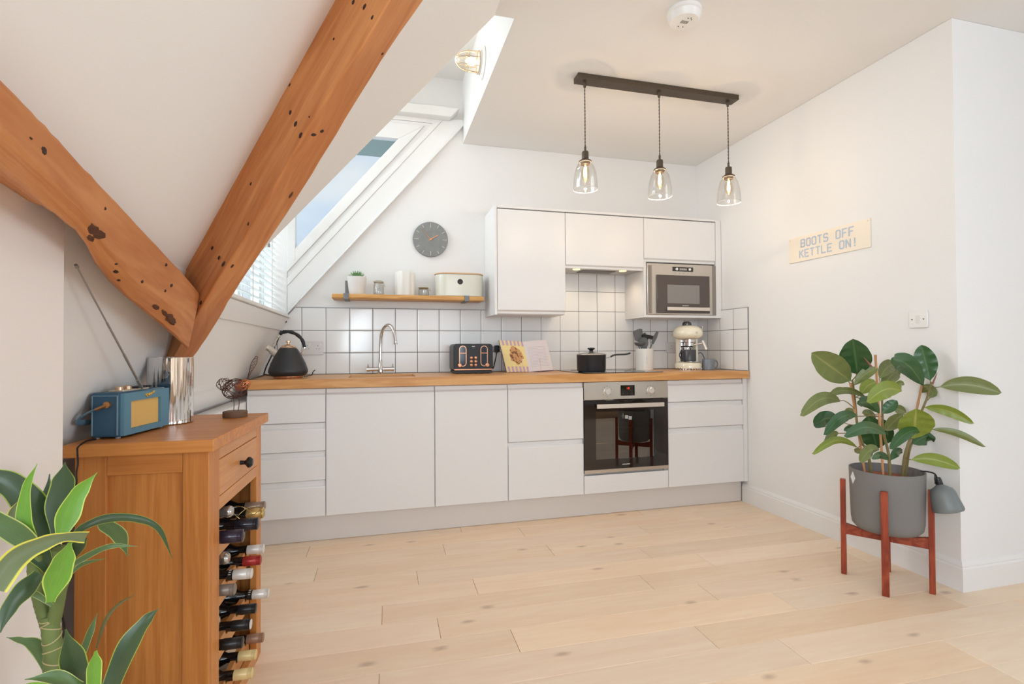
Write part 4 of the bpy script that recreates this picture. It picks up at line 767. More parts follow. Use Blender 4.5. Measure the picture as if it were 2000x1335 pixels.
# ---- sockets on the tiles
for (x0, x1, z0, z1, lab, n) in ((-.485, -.352, 1.046, 1.136, 'double power socket on the tiles right of the kettle', 2), (2.198, 2.288, 1.040, 1.125, 'single power socket on the tiles left of the coffee machine', 1)):
    t = thing('power_socket', ((x0+x1)/2, YB-.008, z0), lab, 'socket', 'power sockets on the tiles')
    mb = MB(); mb.rbox(x0, x1, YB-.017, YB-.0085, z0, z1, .006, 'Y'); obj('plate', mb, mat('pearl_plate', C(226, 222, 220), .25), t, bevel=.002)
    mb = MB()
    for k in range(n):
        c = x0+(x1-x0)*(k+.5)/n
        mb.box(c-.002, c+.002, YB-.0176, YB-.0168, z1-.034, z1-.026); mb.box(c-.011, c-.006, YB-.0176, YB-.0168, z1-.052, z1-.048); mb.box(c+.006, c+.011, YB-.0176, YB-.0168, z1-.052, z1-.048)
    obj('socket_holes', mb, mat('hole_dark', C(120, 116, 114), .8), t)
    mb = MB()
    for k in range(n):
        c = x0+(x1-x0)*(k+.5)/n; mb.box(c+.012, c+.022, YB-.019, YB-.0168, z1-.03, z1-.014)
    obj('switch_rocker', mb, mat('rocker_white', C(228, 226, 224), .35), t)

# ---- shelf
t = thing('wall_shelf', (.207, 3.53, 1.410), 'oak shelf with two grey metal brackets left of the wall cabinets', 'shelf')
SZ = 1.438
mb = MB(); mb.rbox(-.286, .703, 3.447, YB-.002, 1.408, SZ, .008, 'X', 3); obj('board', mb, SHELFW, t, bevel=.002)
GREYM = mat('grey_bracket', C(128, 128, 130), .5, .4)
for x in (-.198, .585):
    mb = MB(); mb.box(x-.016, x+.016, YB-.0048, YB-.001, SZ, SZ+.105); mb.box(x-.016, x+.016, 3.441, YB-.001, 1.403, 1.4075); mb.box(x-.016, x+.016, 3.4405, 3.4465, 1.403, SZ+.003); mb.box(x-.016, x+.016, 3.447, 3.47, SZ+.0003, SZ+.003)
    obj('bracket', mb, GREYM, t, bevel=.001)
# ---- things on the shelf
t = thing('potted_succulent', (-.135, 3.525, SZ), 'spiky green succulent in a white pot on the shelf', 'potted plant')
c = (-.135, 3.525, SZ+.0003)
mb = MB(); mb.lathe([(.046, 0), (.050, .01), (.062, .115), (.060, .118), (.057, .112), (.056, .10), (0, .10)], c, n=36); obj('pot', mb, mat('white_ceramic', C(232, 226, 222), .35), t, smooth=True)
mb = MB(); r = random.Random(5)
for k in range(34):
    a = k*2.4; el = .25+1.1*k/34; L = .062-.012*k/34; d = Vector((math.cos(a)*math.cos(el), math.sin(a)*math.cos(el), math.sin(el)))
    b = Vector(c)+Vector((0, 0, .10)); mb.tube([b+d*.005, b+d*L*.5+Vector((0, 0, .003)), b+d*L*.85+Vector((0, 0, .008)), b+d*L+Vector((0, 0, .012))], [.006, .0065, .004, .0006], 6, flat=.5)
obj('rosette', mb, mat('succulent_green', C(128, 168, 110), .5, noise=.2), t, smooth=True)
def clip_jar(x, y, h, r, lab):
    t = thing('glass_jar', (x, y, SZ), lab, 'jar', 'clip-top jars on the shelf'); c = (x, y, SZ+.0004)
    mb = MB(); mb.lathe([(r*.95, 0), (r, .005), (r, h*.72), (r*.8, h*.82), (r*.8, h*.88), (r*.76, h*.88), (r*.76, h*.8), (r*.95, h*.7), (r*.95, .007), (0, .006)], c, n=28); obj('body', mb, thin_glass('jar_glass', (.95, .95, .94, 1), 1.5, 0, .05), t, smooth=True)
    mb = MB(); mb.lathe([(r*.82, h*.885), (r*.9, h*.90), (r*.9, h*.955), (r*.6, h), (0, h)], c, n=28); obj('lid', mb, thin_glass('lid_glass', (.88, .85, .80, 1), 1.5, .05, .10), t, smooth=True)
    mb = MB(); mb.ring((x, y, c[2]+h*.85), r*.86, .0018, 'Z', 28, 6); mb.ring((x, y, c[2]+h*.90), r*.92, .0014, 'Z', 28, 6)
    mb.tube([(x+r*.85, y-.01, c[2]+h*.9), (x+r*1.15, y-.012, c[2]+h*.75), (x+r*1.2, y-.01, c[2]+h*.55), (x+r*1.05, y-.008, c[2]+h*.68)], .0012, 6)
    mb.tube([(x-r*.85, y, c[2]+h*.86), (x-r*1.15, y, c[2]+h*.93), (x-r*.5, y, c[2]+h*1.01)], .0012, 6)
    obj('wire_clip', mb, mat('brass_wire', C(186, 168, 130), .3, .8), t, smooth=True)
clip_jar(.004, 3.52, .098, .034, 'taller clip-top glass jar between the succulent and the white canister')
clip_jar(.300, 3.52, .062, .036, 'shorter clip-top glass jar beside the cream bread bin')
t = thing('canister', (.178, 3.53, SZ), 'tall white fluted canister on the shelf', 'canister')
mb = MB(); n = 120; vs = []; h = .160
fl_ = lambda a, k: .066*(1+.045*math.cos(10*a)*k)
prof = [(.96, 0, .6), (1, .006, 1), (1, h-.014, 1), (.97, h-.004, .8), (.90, h, .2)]
for s_, z, k in prof: vs += [(.178+fl_(2*PI*i/n, k)*s_*math.cos(2*PI*i/n), 3.53+fl_(2*PI*i/n, k)*s_*math.sin(2*PI*i/n), SZ+.0004+z) for i in range(n)]
fs = [(j*n+i, j*n+(i+1) % n, (j+1)*n+(i+1) % n, (j+1)*n+i) for j in range(len(prof)-1) for i in range(n)]+[tuple(range(n))[::-1], tuple((len(prof)-1)*n+i for i in range(n))]
mb.add(vs, fs); obj('body', mb, mat('warm_white_ceramic', C(236, 232, 224), .4), t, smooth=True)
mb = MB(); mb.lathe([(.052, 0), (.052, .006), (.045, .010), (0, .011)], (.178, 3.53, SZ+h), n=32); obj('lid', mb, mat('warm_white_ceramic', C(236, 232, 224), .4), t, smooth=True)
t = thing('bread_bin', (.544, 3.53, SZ), 'cream oval bread bin with a wooden lid on the shelf', 'bread bin')
def oval(x0, x1, yc, ry, z0, z1, mb, n=10):
    r = ry; P = []
    for cx_, a0 in ((x1-r, -90), (x0+r, 90)):
        for i in range(2*n+1):
            a = math.radians(a0+180*i/(2*n)); P.append((cx_+r*math.cos(a), yc+ry*math.sin(a)))
    mb.prism(P, 'Z', z0, z1)
CREAM = mat('cream_enamel', C(226, 224, 210), .25, coat=.4)
mb = MB(); oval(.378, .710, 3.53, .078, SZ+.0004, SZ+.150, mb); obj('body', mb, CREAM, t, smooth=True, bevel=.004)
mb = MB(); oval(.374, .714, 3.53, .082, SZ+.1504, SZ+.160, mb); obj('lid', mb, mat('pale_wood_lid', C(222, 184, 146), .5), t, smooth=True, bevel=.003)
mb = MB(); mb.lathe([(.019, 0), (.019, -.0008), (.0165, -.0008), (.0165, 0)], (.540, 3.4517, SZ+.098), 'Y', 26)
for k in range(3): mb.box(.528, .552, 3.4509, 3.4515, SZ+.088+.008*k, SZ+.092+.008*k)
for k in range(4): mb.sphere((.540+.0125*math.cos(k*PI/2+.8), 3.4512, SZ+.098+.0125*math.sin(k*PI/2+.8)), .0022, 8, 6, (1, .3, 1))
obj('round_emblem', mb, mat('emblem_dark', C(96, 96, 92), .6), t)

# ================================================================== ON THE WORKTOP
WZ = .9163
# kettle
kx, ky = PTS['kettle'][0], PTS['kettle'][1]; c = (kx, ky, WZ)
t = thing('kettle', c, 'matt black pyramid kettle with copper base beside the window', 'kettle')
mb = MB(); mb.lathe([(.078, 0), (.080, .003), (.080, .012), (.0, .013)], c, n=40); obj('power_base', mb, COPPER, t, smooth=True)
MB_ = mat('matt_black', C(44, 45, 48), .42)
mb = MB(); mb.lathe([(.090, .0135), (.098, .018), (.107, .035), (.106, .048), (.094, .085), (.070, .135), (.049, .170), (.044, .174), (0, .174)], c, n=48); bd = obj('body', mb, MB_, t, smooth=True, angle=60)
mb = MB(); mb.lathe([(.043, .174), (.044, .178), (.034, .188), (.012, .195), (.006, .197), (.006, .203), (.014, .206), (.014, .214), (.008, .217), (0, .217)], c, n=32); obj('lid', mb, mat('pale_copper', C(226, 190, 160), .2, .85), t, smooth=True)
mb = MB(); mb.tube([(kx-.045, ky, WZ+.118), (kx-.078, ky, WZ+.150), (kx-.102, ky, WZ+.172), (kx-.112, ky, WZ+.176)], [.024, .020, .016, .0185], 16); obj('spout', mb, mat('satin_silver', C(206, 196, 184), .3, .7), t, smooth=True)
hp = catmull([(kx-.046, ky, WZ+.252), (kx-.030, ky, WZ+.264), (kx+.005, ky, WZ+.268), (kx+.045, ky, WZ+.252), (kx+.075, ky, WZ+.220), (kx+.088, ky, WZ+.178)], 8)
mb = MB(); mb.tube(hp, [.0085+.0022*abs(math.sin(i*.42)) for i in range(len(hp))], 12); hd = obj('handle', mb, BLACK, t, smooth=True)
mb = MB(); mb.tube([(kx+.088, ky, WZ+.180), (kx+.090, ky, WZ+.160), (kx+.074, ky, WZ+.140)], .004, 8); mb.tube([(kx-.044, ky, WZ+.252), (kx-.064, ky, WZ+.215), (kx-.070, ky, WZ+.160)], .0025, 8); mb.tube([(kx-.054, ky, WZ+.235), (kx-.080, ky, WZ+.196), (kx-.074, ky, WZ+.162)], .0022, 8)
obj('handle_bracket', mb, CHROME, hd, smooth=True)
mb = MB(); mb.tube(catmull([(kx+.080, ky+.03, WZ+.006), (kx+.12, ky+.06, WZ+.012), (kx+.125, ky+.08, WZ+.03), (kx+.135, ky+.10, WZ+.04)], 5), .003, 8)
obj('power_lead', mb, BLACK, t, smooth=True)
# black cable running down the wall corner
mb = MB(); wc = WALL_CABLE[:7]; mb.tube(catmull(wc+[[-.700, 3.55, .9235], [-.66, 3.50, .921], [-.62, 3.40, .9205], [-.58, 3.30, .9205]], 6), .0042, 8)
mb.tube(catmull([[-.700, 3.52, .9215], [-.69, 3.42, .9205], [-.685, 3.25, .9205], [-.679, 3.08, .9205], [-.672, 3.03, .9205]], 6), .0036, 8)
tag(obj('power_cable', mb, BLACK, smooth=True), 'black cable running down the corner to the kettle', 'cable')
# tap
tx, ty = PTS['tap'][0], PTS['tap'][1]
t = thing('kitchen_tap', (tx, ty, WZ), 'chrome swan-neck mixer tap over the sink', 'tap')
mb = MB(); mb.lathe([(.026, 0), (.026, .006), (.018, .012), (.018, .052), (.013, .058), (.011, .10), (0, .10)], (tx, ty, WZ), n=24); mb.tube([(tx-.078, ty, WZ+.032), (tx+.078, ty, WZ+.032)], .0125, 16); obj('body', mb, CHROME, t, smooth=True)
sp = catmull([(tx, ty, WZ+.09), (tx+.002, ty, WZ+.20), (tx+.008, ty-.006, WZ+.27), (tx+.030, ty-.03, WZ+.315), (tx+.062, ty-.065, WZ+.318), (tx+.086, ty-.09, WZ+.275), (tx+.095, ty-.10, WZ+.22), (tx+.096, ty-.10, WZ+.195)], 8)
mb = MB(); mb.tube(sp, .0105, 14); mb.tube([sp[-3], sp[-1]], .0125, 14); obj('spout', mb, CHROME, t, smooth=True)
for s in (-1, 1):
    mb = MB(); mb.tube([(tx+s*.070, ty, WZ+.032), (tx+s*.088, ty, WZ+.032)], .0155, 16); mb.tube([(tx+s*.078, ty, WZ+.04), (tx+s*.080, ty-.01, WZ+.066)], [.004, .003], 8); obj('lever', mb, CHROME, t, smooth=True)
# toaster
x0, x1 = PTS['toastL'][0], PTS['toastR'][0]; y0 = 3.33; hz = .196
t = thing('toaster', ((x0+x1)/2, y0+.10, WZ), 'black four-slot toaster with copper trim', 'toaster')
TB = mat('toaster_black', C(28, 28, 31), .4)
mb = MB(); mb.rbox(x0, x1, y0, y0+.20, WZ+.018, WZ+hz, .022, 'Y', 6); obj('body', mb, TB, t, bevel=.004)
mb = MB(); mb.box(x0+.006, x1-.006, y0+.003, y0+.197, WZ+.004, WZ+.018); mb.lathe([(.01, 0), (.01, .005)], (x0+.03, y0+.03, WZ), n=12); mb.lathe([(.01, 0), (.01, .005)], (x1-.03, y0+.03, WZ), n=12); mb.lathe([(.01, 0), (.01, .005)], (x0+.03, y0+.17, WZ), n=12); mb.lathe([(.01, 0), (.01, .005)], (x1-.03, y0+.17, WZ), n=12)
obj('base', mb, BLACK, t)
mb = MB(); mb.box(x0+.004, x1-.004, y0-.003, y0+.0005, WZ+.024, WZ+.031); obj('trim_strip', mb, COPPER, t)
for i in range(4):
    mb = MB(); xx = x0+.04+(i//2)*.115; yy = y0+.05+(i % 2)*.07; mb.box(xx, xx+.09, yy, yy+.028, WZ+hz-.001, WZ+hz+.0012); obj('bread_slot', mb, mat('slot_dark', C(12, 12, 12), .8), t)
xm = (x0+x1)/2
for s in (-1, 1):
    xc = xm+s*.071; P = []
    def stad(r, zlo, zhi, xc=xc): return [(xc+r*math.cos(a), zhi+r*math.sin(a)) for a in [PI*k/8 for k in range(9)]]+[(xc+r*math.cos(a), zlo+r*math.sin(a)) for a in [PI+PI*k/8 for k in range(9)]]
    mb = MB(); o_ = stad(.0245, WZ+.072, WZ+.160); i_ = stad(.0195, WZ+.072, WZ+.160); n = len(o_)
    vs = [(p[0], y0-.004, p[1]) for p in o_]+[(p[0], y0-.004, p[1]) for p in i_]+[(p[0], y0+.001, p[1]) for p in o_]+[(p[0], y0+.001, p[1]) for p in i_]
    fs = []
    for k in range(n):
        q = (k+1) % n; fs += [(k, q, n+q, n+k), (k, 2*n+k, 2*n+q, q), (n+k, n+q, 3*n+q, 3*n+k), (2*n+k, 3*n+k, 3*n+q, 2*n+q)]
    mb.add(vs, fs); fr = obj('window_frame', mb, COPPER, t)
    mb = MB(); mb.prism(stad(.0192, WZ+.072, WZ+.160), 'Y', y0-.0012, y0-.0002); obj('window', mb, mat('toaster_window', C(12, 12, 14), .08, spec=.8), fr)
    mb = MB(); mb.box(xc-.019, xc+.019, y0-.011, y0-.0012, WZ+.132, WZ+.138); obj('lever', mb, COPPER, t, bevel=.001)
    for k in range(3):
        mb = MB(); mb.lathe([(.0095, 0), (.0095, -.004), (.007, -.006), (0, -.006)], (xm+s*.0145, y0, WZ+.056+.024*k), 'Y', 18); obj('button', mb, COPPER, t, smooth=True)
    mb = MB(); mb.lathe([(.013, 0), (.013, -.010), (.010, -.013), (0, -.013)], (xm+s*.092, y0, WZ+.056), 'Y', 22); obj('knob', mb, COPPER, t, smooth=True)
mb = MB(); mb.rbox(xm-.010, xm+.010, y0-.0012, y0-.0002, WZ+.176, WZ+.181, .002, 'Y'); obj('maker_mark', mb, mat('pale_print', C(215, 210, 205), .5), t)
# plug by the toaster
px_, pz_ = PTS['plug'][0], PTS['plug'][2]
t = thing('power_plug', (px_, YB-.01, pz_), 'black plug with a hanging cord right of the toaster', 'plug')
mb = MB(); mb.rbox(px_-.020, px_+.020, YB-.05, YB-.0085, pz_-.022, pz_+.030, .014, 'Y'); obj('plug_body', mb, BLACK, t, bevel=.003)
mb = MB(); mb.tube(catmull([(px_, YB-.035, pz_-.02), (px_-.008, YB-.04, pz_-.06), (px_-.02, YB-.05, pz_-.10), (px_-.035, YB-.06, pz_-.135), (px_-.07, YB-.05, pz_-.155)], 6), .004, 8); obj('cord', mb, BLACK, t, smooth=True)
# cookbook on a stand
B = {k: Vector((v[0], v[1], max(v[2], .9185))) for k, v in BOOK.items()}
t = thing('cookbook', tuple((B['l1']+Vector((0, .02, -.003)))), 'open cookbook with a food photo page leaning on a clear stand', 'book')
def page(a, b, c_, d, th, n=10, bulge=.006):
    """curved leaf block: a,b bottom edge, d,c_ top edge"""
    mb = MB(); nrm = (b-a).cross(d-a).normalized()
    if nrm.y > 0: nrm = -nrm
    vs = []; uv = []
    for s in (1, 0):
        for j in (0, 1):
            for i in range(n+1):
                u = i/n; p = (a*(1-u)+b*u) if j == 0 else (d*(1-u)+c_*u); vs.append(p+nrm*(bulge*math.sin(PI*u)*(1 if s else .9)+ (0 if s else -th))); uv.append((u, j))
    m_ = n+1; fs = []
    for i in range(n): fs += [(i, i+1, m_+i+1, m_+i), (2*m_+i, 3*m_+i, 3*m_+i+1, 2*m_+i+1), (i, 2*m_+i, 2*m_+i+1, i+1), (m_+i, m_+i+1, 3*m_+i+1, 3*m_+i)]
    fs += [(0, m_, 3*m_, 2*m_), (n, 2*m_+n, 3*m_+n, m_+n)]
    mb.add(vs, fs); mb.uv = uv; return mb, nrm
def page_mat(name, kind):
    M = bpy.data.materials.new(name); M.use_nodes = True; nt = M.node_tree; b = nt.nodes['Principled BSDF']; lk = nt.links.new; b.inputs['Roughness'].default_value = .35
    uv = N(nt, 'ShaderNodeTexCoord'); sx = N(nt, 'ShaderNodeSeparateXYZ'); lk(uv.outputs['UV'], sx.inputs[0])
    def m_(op, a, bb=None, **k):
        n = N(nt, 'ShaderNodeMath', operation=op)
        for i, q in enumerate((a, bb)):
            if q is None: continue
            if isinstance(q, (int, float)): n.inputs[i].default_value = q
            else: lk(q, n.inputs[i])
        return n.outputs[0]
    def mix(f, a, bb):
        n = N(nt, 'ShaderNodeMix', data_type='RGBA'); lk(f, n.inputs[0])
        for i, q in ((6, a), (7, bb)):
            if isinstance(q, tuple): n.inputs[i].default_value = q
            else: lk(q, n.inputs[i])
        return n.outputs[2]
    U, V = sx.outputs[0], sx.outputs[1]
    if kind == 'photo':
        st = m_('GREATER_THAN', m_('SINE', m_('MULTIPLY', U, 38)), 0)
        cloth = mix(st, C(196, 160, 190), C(236, 214, 150))
        no = N(nt, 'ShaderNodeTexNoise'); no.inputs['Scale'].default_value = 5; lk(uv.outputs['UV'], no.inputs['Vector'])
        inside = m_('MULTIPLY', m_('MULTIPLY', m_('GREATER_THAN', V, .17), m_('LESS_THAN', V, .84)), m_('GREATER_THAN', U, .08))
        base = mix(inside, cloth, C(240, 218, 150))
        dx = m_('SUBTRACT', U, .56); dy = m_('SUBTRACT', V, .52)
        d = m_('ADD', m_('SQRT', m_('ADD', m_('MULTIPLY', dx, dx), m_('MULTIPLY', dy, dy))), m_('MULTIPLY', m_('SUBTRACT', no.outputs['Fac'], .5), .32))
        base = mix(m_('LESS_THAN', d, .29), base, C(206, 152, 96))
        n2 = N(nt, 'ShaderNodeTexNoise'); n2.inputs['Scale'].default_value = 9; lk(uv.outputs['UV'], n2.inputs['Vector'])
        base = mix(m_('MULTIPLY', m_('LESS_THAN', d, .27), m_('GREATER_THAN', n2.outputs['Fac'], .54)), base, C(128, 76, 46))
    else:
        ln = m_('GREATER_THAN', m_('SINE', m_('MULTIPLY', V, 130)), .55)
        no = N(nt, 'ShaderNodeTexNoise'); no.inputs['Scale'].default_value = 60; lk(uv.outputs['UV'], no.inputs['Vector'])
        tx_ = m_('MULTIPLY', m_('MULTIPLY', ln, m_('GREATER_THAN', no.outputs['Fac'], .44)), m_('MULTIPLY', m_('GREATER_THAN', U, .12), m_('MULTIPLY', m_('LESS_THAN', U, .86), m_('MULTIPLY', m_('LESS_THAN', V, .80), m_('GREATER_THAN', V, .12)))))
        base = mix(tx_, C(226, 216, 216), C(196, 188, 196))
    lk(base, b.inputs['Base Color']); return M
mb, nrm = page(B['l0'], B['l1'], B['l2'], B['l3'], .010); obj('picture_page', mb, page_mat('photo_page', 'photo'), t, smooth=True, angle=50)
mb, nrm = page(B['l1'], B['r1'], B['r2'], B['l2'], .010); obj('text_page', mb, page_mat('text_page', 'text'), t, smooth=True, angle=50)
mb = MB()
for a, b_, c_, d in ((B['l0'], B['l1'], B['l2'], B['l3']), (B['l1'], B['r1'], B['r2'], B['l2'])):
    q = [a, b_, c_, d]; o2 = [p-nrm*.0105+ (p-(a+b_+c_+d)/4)*.03 for p in q]; o3 = [p-nrm*.0025 for p in o2]; mb.add(o2+o3, [(0, 1, 2, 3), (4, 5, 6, 7), (0, 1, 5, 4), (1, 2, 6, 5), (2, 3, 7, 6), (3, 0, 4, 7)])
obj('cover', mb, mat('book_cover', C(120, 96, 130), .5), t)
t = thing('book_stand', (1.02, 3.45, WZ), 'pale metal book stand holding the cookbook', 'book stand')
mb = MB(); PK = mat('pale_pink_metal', C(234, 206, 196), .3, .4)
for x in (.955, 1.085):
    mb.tube([(x, 3.372, WZ+.045), (x+.002, 3.366, WZ+.006), (x+.002, 3.372, WZ+.0022), (x+.01, 3.46, WZ+.0022), (x, 3.51, WZ+.0022)], .002, 6); mb.tube([(x-.004, 3.376, WZ+.085), (x, 3.372, WZ+.045)], .002, 6); mb.sphere((x-.004, 3.376, WZ+.088), .004, 8, 6)
mb.tube([(.955, 3.51, WZ+.0022), (1.085, 3.51, WZ+.0022)], .002, 6); mb.tube([(.98, 3.51, WZ+.002), (.99, 3.52, WZ+.20), (1.05, 3.52, WZ+.20), (1.06, 3.51, WZ+.002)], .002, 6)
obj('wire_frame', mb, PK, t, smooth=True)
# saucepan
px_, py_ = PTS['pan'][0], PTS['pan'][1]; HZ = .9212; c = (px_, py_, HZ)
t = thing('saucepan', c, 'black saucepan with a glass lid on the hob', 'saucepan')
mb = MB(); mb.lathe([(.086, 0), (.094, .004), (.0965, .014), (.098, .108), (.100, .112), (.098, .113), (.095, .108), (.094, .016), (0, .012)], c, n=48); obj('pan_body', mb, mat('pan_black', C(36, 37, 41), .42, spec=.4), t, smooth=True)
mb = MB(); mb.lathe([(.098, .1135), (.097, .119), (.080, .124), (.050, .130), (.020, .1335), (0, .134)], c, n=48); ld = obj('lid', mb, thin_glass('lid_grey_glass', (.62, .60, .58, 1), 1.5, .02, .10), t, smooth=True)
mb = MB(); mb.ring((px_, py_, HZ+.1155), .0975, .0028, 'Z', 48, 6); obj('lid_rim', mb, STEEL, ld, smooth=True)
mb = MB(); mb.lathe([(.012, .133), (.010, .142), (.016, .150), (.022, .154), (.019, .160), (0, .163)], c, n=24, sx=1.25); obj('lid_knob', mb, BLACK, ld, smooth=True)
hx, hy, hz_ = PTS['panh']
mb = MB(); mb.tube(catmull([(px_+.095, py_-.01, HZ+.092), (px_+.13, py_-.016, HZ+.098), (px_+.16, py_-.03, HZ+.112), (hx-.03, hy+.01, hz_-.008), (hx, hy, hz_)], 6), [.006]*7+[.010]*18, 10, flat=.6); obj('handle', mb, BLACK, t, smooth=True)
mb = MB(); mb.tube([(px_+.094, py_-.01, HZ+.092), (px_+.135, py_-.018, HZ+.100)], .0085, 10, flat=.5); obj('handle_ferrule', mb, STEEL, t, smooth=True)
# utensil pot
px_, py_ = PTS['jar'][0], PTS['jar'][1]; c = (px_, py_, WZ)
t = thing('utensil_pot', c, 'white ceramic pot full of grey kitchen utensils', 'pot')
mb = MB(); mb.lathe([(.060, 0), (.064, .004), (.0655, .155), (.063, .158), (.060, .155), (.059, .01), (0, .008)], c, n=40); ub = obj('pot_body', mb, mat('white_stoneware', C(234, 232, 226), .35), t, smooth=True)
mb = MB()
for k, (w_, z_) in enumerate(((.020, .098), (.030, .088), (.024, .078), (.026, .060), (.018, .050))):
    n = 6
    for i in range(n):
        a = -PI/2-.25+(i-n/2)*w_*3/n; r_ = .0658; mb.box(px_+r_*math.cos(a)-.0022, px_+r_*math.cos(a)+.0022, py_+r_*math.sin(a)-.0008, py_+r_*math.sin(a)+.0004, WZ+z_, WZ+z_+.0025)
obj('faint_lettering', mb, mat('faint_print', C(206, 202, 198), .6), t)
GU = mat('grey_silicone', C(104, 106, 106), .55)
def utensil(name, label, dx, dy, tip, shape):
    """handle stands in the pot, head sticks out at the top"""
    b0 = Vector((px_-dx*.25, py_-dy*.2+.0, WZ+.018)); tp = Vector((px_+dx, py_+dy, WZ+tip)); d = (tp-b0).normalized(); side = d.cross(Vector((0, 1, 0))).normalized(); nn = side.cross(d)
    t = thing(name, tuple(b0), label, 'kitchen utensil', 'grey utensils in the white pot')
    mb = MB(); hd = tp-d*.08; mb.tube([b0, b0*.4+hd*.6, hd], [.0055, .005, .0045], 8); obj('handle', mb, GU, t, smooth=True)
    mb = MB()
    def plate(P, th=.004):
        P = [(x*1.4, y) for x, y in P]
        o1 = [hd+side*x+d*y+nn*th/2 for x, y in P]; o2 = [hd+side*x+d*y-nn*th/2 for x, y in P]; n = len(P); mb.add(o1+o2, [tuple(range(n)), tuple(range(n, 2*n))[::-1]]+[(i, (i+1) % n, n+(i+1) % n, n+i) for i in range(n)])
    if shape == 'spatula': plate([(-.006, -.004), (-.026, .02), (-.030, .085), (-.015, .092), (.024, .086), (.026, .02), (.006, -.004)])
    if shape == 'ladle':
        cc = hd+d*.03-side*.012; M_ = []
        for j in range(6):
            ph = PI/2*j/5
            for i in range(18):
                a = 2*PI*i/18; rr = .042*math.cos(ph); M_.append(cc+Vector((rr*math.cos(a), rr*math.sin(a), -.028*math.sin(ph)+.012)))
        mb.add(M_, [(j*18+i, j*18+(i+1) % 18, (j+1)*18+(i+1) % 18, (j+1)*18+i) for j in range(5) for i in range(18)]); mb.tube([hd, hd+d*.035], .0045, 8)
    if shape == 'spoon': plate([(.026*math.sin(a)*1.0, .035-.042*math.cos(a)) for a in [2*PI*k/20 for k in range(20)]], .006)
    if shape == 'masher':
        mb.tube([hd, hd+d*.04], .005, 8); plate([(-.034, .038), (-.038, .052), (-.030, .064), (.030, .064), (.038, .052), (.034, .038)], .022)
    if shape == 'slim': plate([(-.007, -.003), (-.010, .05), (-.006, .095), (.006, .095), (.010, .05), (.007, -.003)], .007)
    obj('head', mb, GU if shape != 'masher' else BLACK, t, smooth=True, angle=50)
utensil('spatula', 'wide grey spatula at the upper left of the white pot', -.050, .015, .290, 'spatula')
utensil('ladle', 'grey ladle hanging lowest over the left rim of the white pot', -.078, -.02, .232, 'ladle')
utensil('serving_spoon', 'dark grey spoon in the middle of the white pot', -.012, -.01, .245, 'spoon')
utensil('potato_masher', 'black masher head above the right of the white pot', .040, .01, .275, 'masher')
utensil('slim_spatula', 'slim grey spatula leaning far right out of the white pot', .098, -.01, .270, 'slim')
utensil('slotted_spoon', 'narrow dark spoon standing upright beside the black masher', .014, .02, .262, 'slim')
# coffee machine
cx_, cy_ = PTS['cof'][0], PTS['cof'][1]
t = thing('coffee_machine', (cx_, cy_, WZ), 'cream retro espresso machine on the right of the worktop', 'coffee machine'); cof = t
CR = mat('cream_gloss', C(246, 238, 214), .15, coat=.6)
mb = MB(); mb.lathe([(.080, .004), (.092, .012), (.094, .040), (.086, .054), (.070, .060), (0, .060)], (cx_, cy_+.01, WZ), n=40, sy=1.1); obj('base', mb, CR, t, smooth=True)
mb = MB()
for k in range(14): a = PI+PI*(k+.5)/14; mb.box(cx_+.090*math.cos(a)-.004, cx_+.090*math.cos(a)+.004, cy_+.01+.099*math.sin(a)-.004, cy_+.01+.099*math.sin(a)+.004, WZ+.001, WZ+.018)
mb.lathe([(.078, .0605), (.078, .064), (0, .064)], (cx_, cy_-.015, WZ), n=32); mb.lathe([(.082, .0), (.082, .008)], (cx_, cy_+.01, WZ), n=32)
obj('drip_tray', mb, CHROME, t, smooth=True)
mb = MB(); mb.rbox(cx_-.052, cx_+.062, cy_+.045, cy_+.115, WZ+.05, WZ+.24, .03, 'Z', 6); mb.rbox(cx_+.052, cx_+.074, cy_-.01, cy_+.11, WZ+.05, WZ+.24, .009, 'Z', 5); obj('column', mb, CR, t, smooth=True)
mb = MB(); mb.rbox(cx_-.050, cx_+.050, cy_+.038, cy_+.0445, WZ+.064, WZ+.22, .003, 'Z'); obj('splash_plate', mb, CHROME, t)
mb = MB(); mb.lathe([(.060, .225), (.088, .232), (.104, .252), (.106, .275), (.098, .300), (.078, .318), (.040, .328), (0, .330)], (cx_, cy_+.015, WZ), n=48, sy=1.05); hd = obj('head', mb, CR, t, smooth=True)
mb = MB(); mb.lathe([(.046, .224), (.046, .205), (.040, .200), (0, .200)], (cx_-.005, cy_-.01, WZ), n=32); obj('group_head', mb, CHROME, t, smooth=True)
mb = MB(); mb.lathe([(.036, .20), (.036, .176), (.026, .168), (0, .168)], (cx_-.005, cy_-.01, WZ), n=28); mb.tube([(cx_-.012, cy_-.01, WZ+.170), (cx_-.016, cy_-.01, WZ+.150)], .007, 10); mb.tube([(cx_+.006, cy_-.01, WZ+.170), (cx_+.01, cy_-.01, WZ+.150)], .007, 10); pf = obj('portafilter', mb, CHROME, t, smooth=True)
mb = MB(); mb.tube([(cx_+.02, cy_-.03, WZ+.185), (cx_+.075, cy_-.055, WZ+.195)], .006, 10); mb.tube([(cx_+.075, cy_-.055, WZ+.215), (cx_+.100, cy_-.065, WZ+.150)], [.011, .013], 14); obj('handle', mb, mat('pale_satin_metal', C(232, 222, 210), .3, .5), pf, smooth=True)
mb = MB(); mb.lathe([(.032, .328), (.034, .334), (.030, .350), (.018, .358), (0, .360)], (cx_+.004, cy_+.03, WZ), n=28); obj('top_cap', mb, mat('dark_chrome', C(92, 90, 88), .15, .8), t, smooth=True)
mb = MB(); mb.lathe([(.008, 0), (.008, -.004), (0, -.005)], (cx_, cy_-.096, WZ+.272), 'Y', 16); obj('front_badge', mb, CHROME, t, smooth=True)
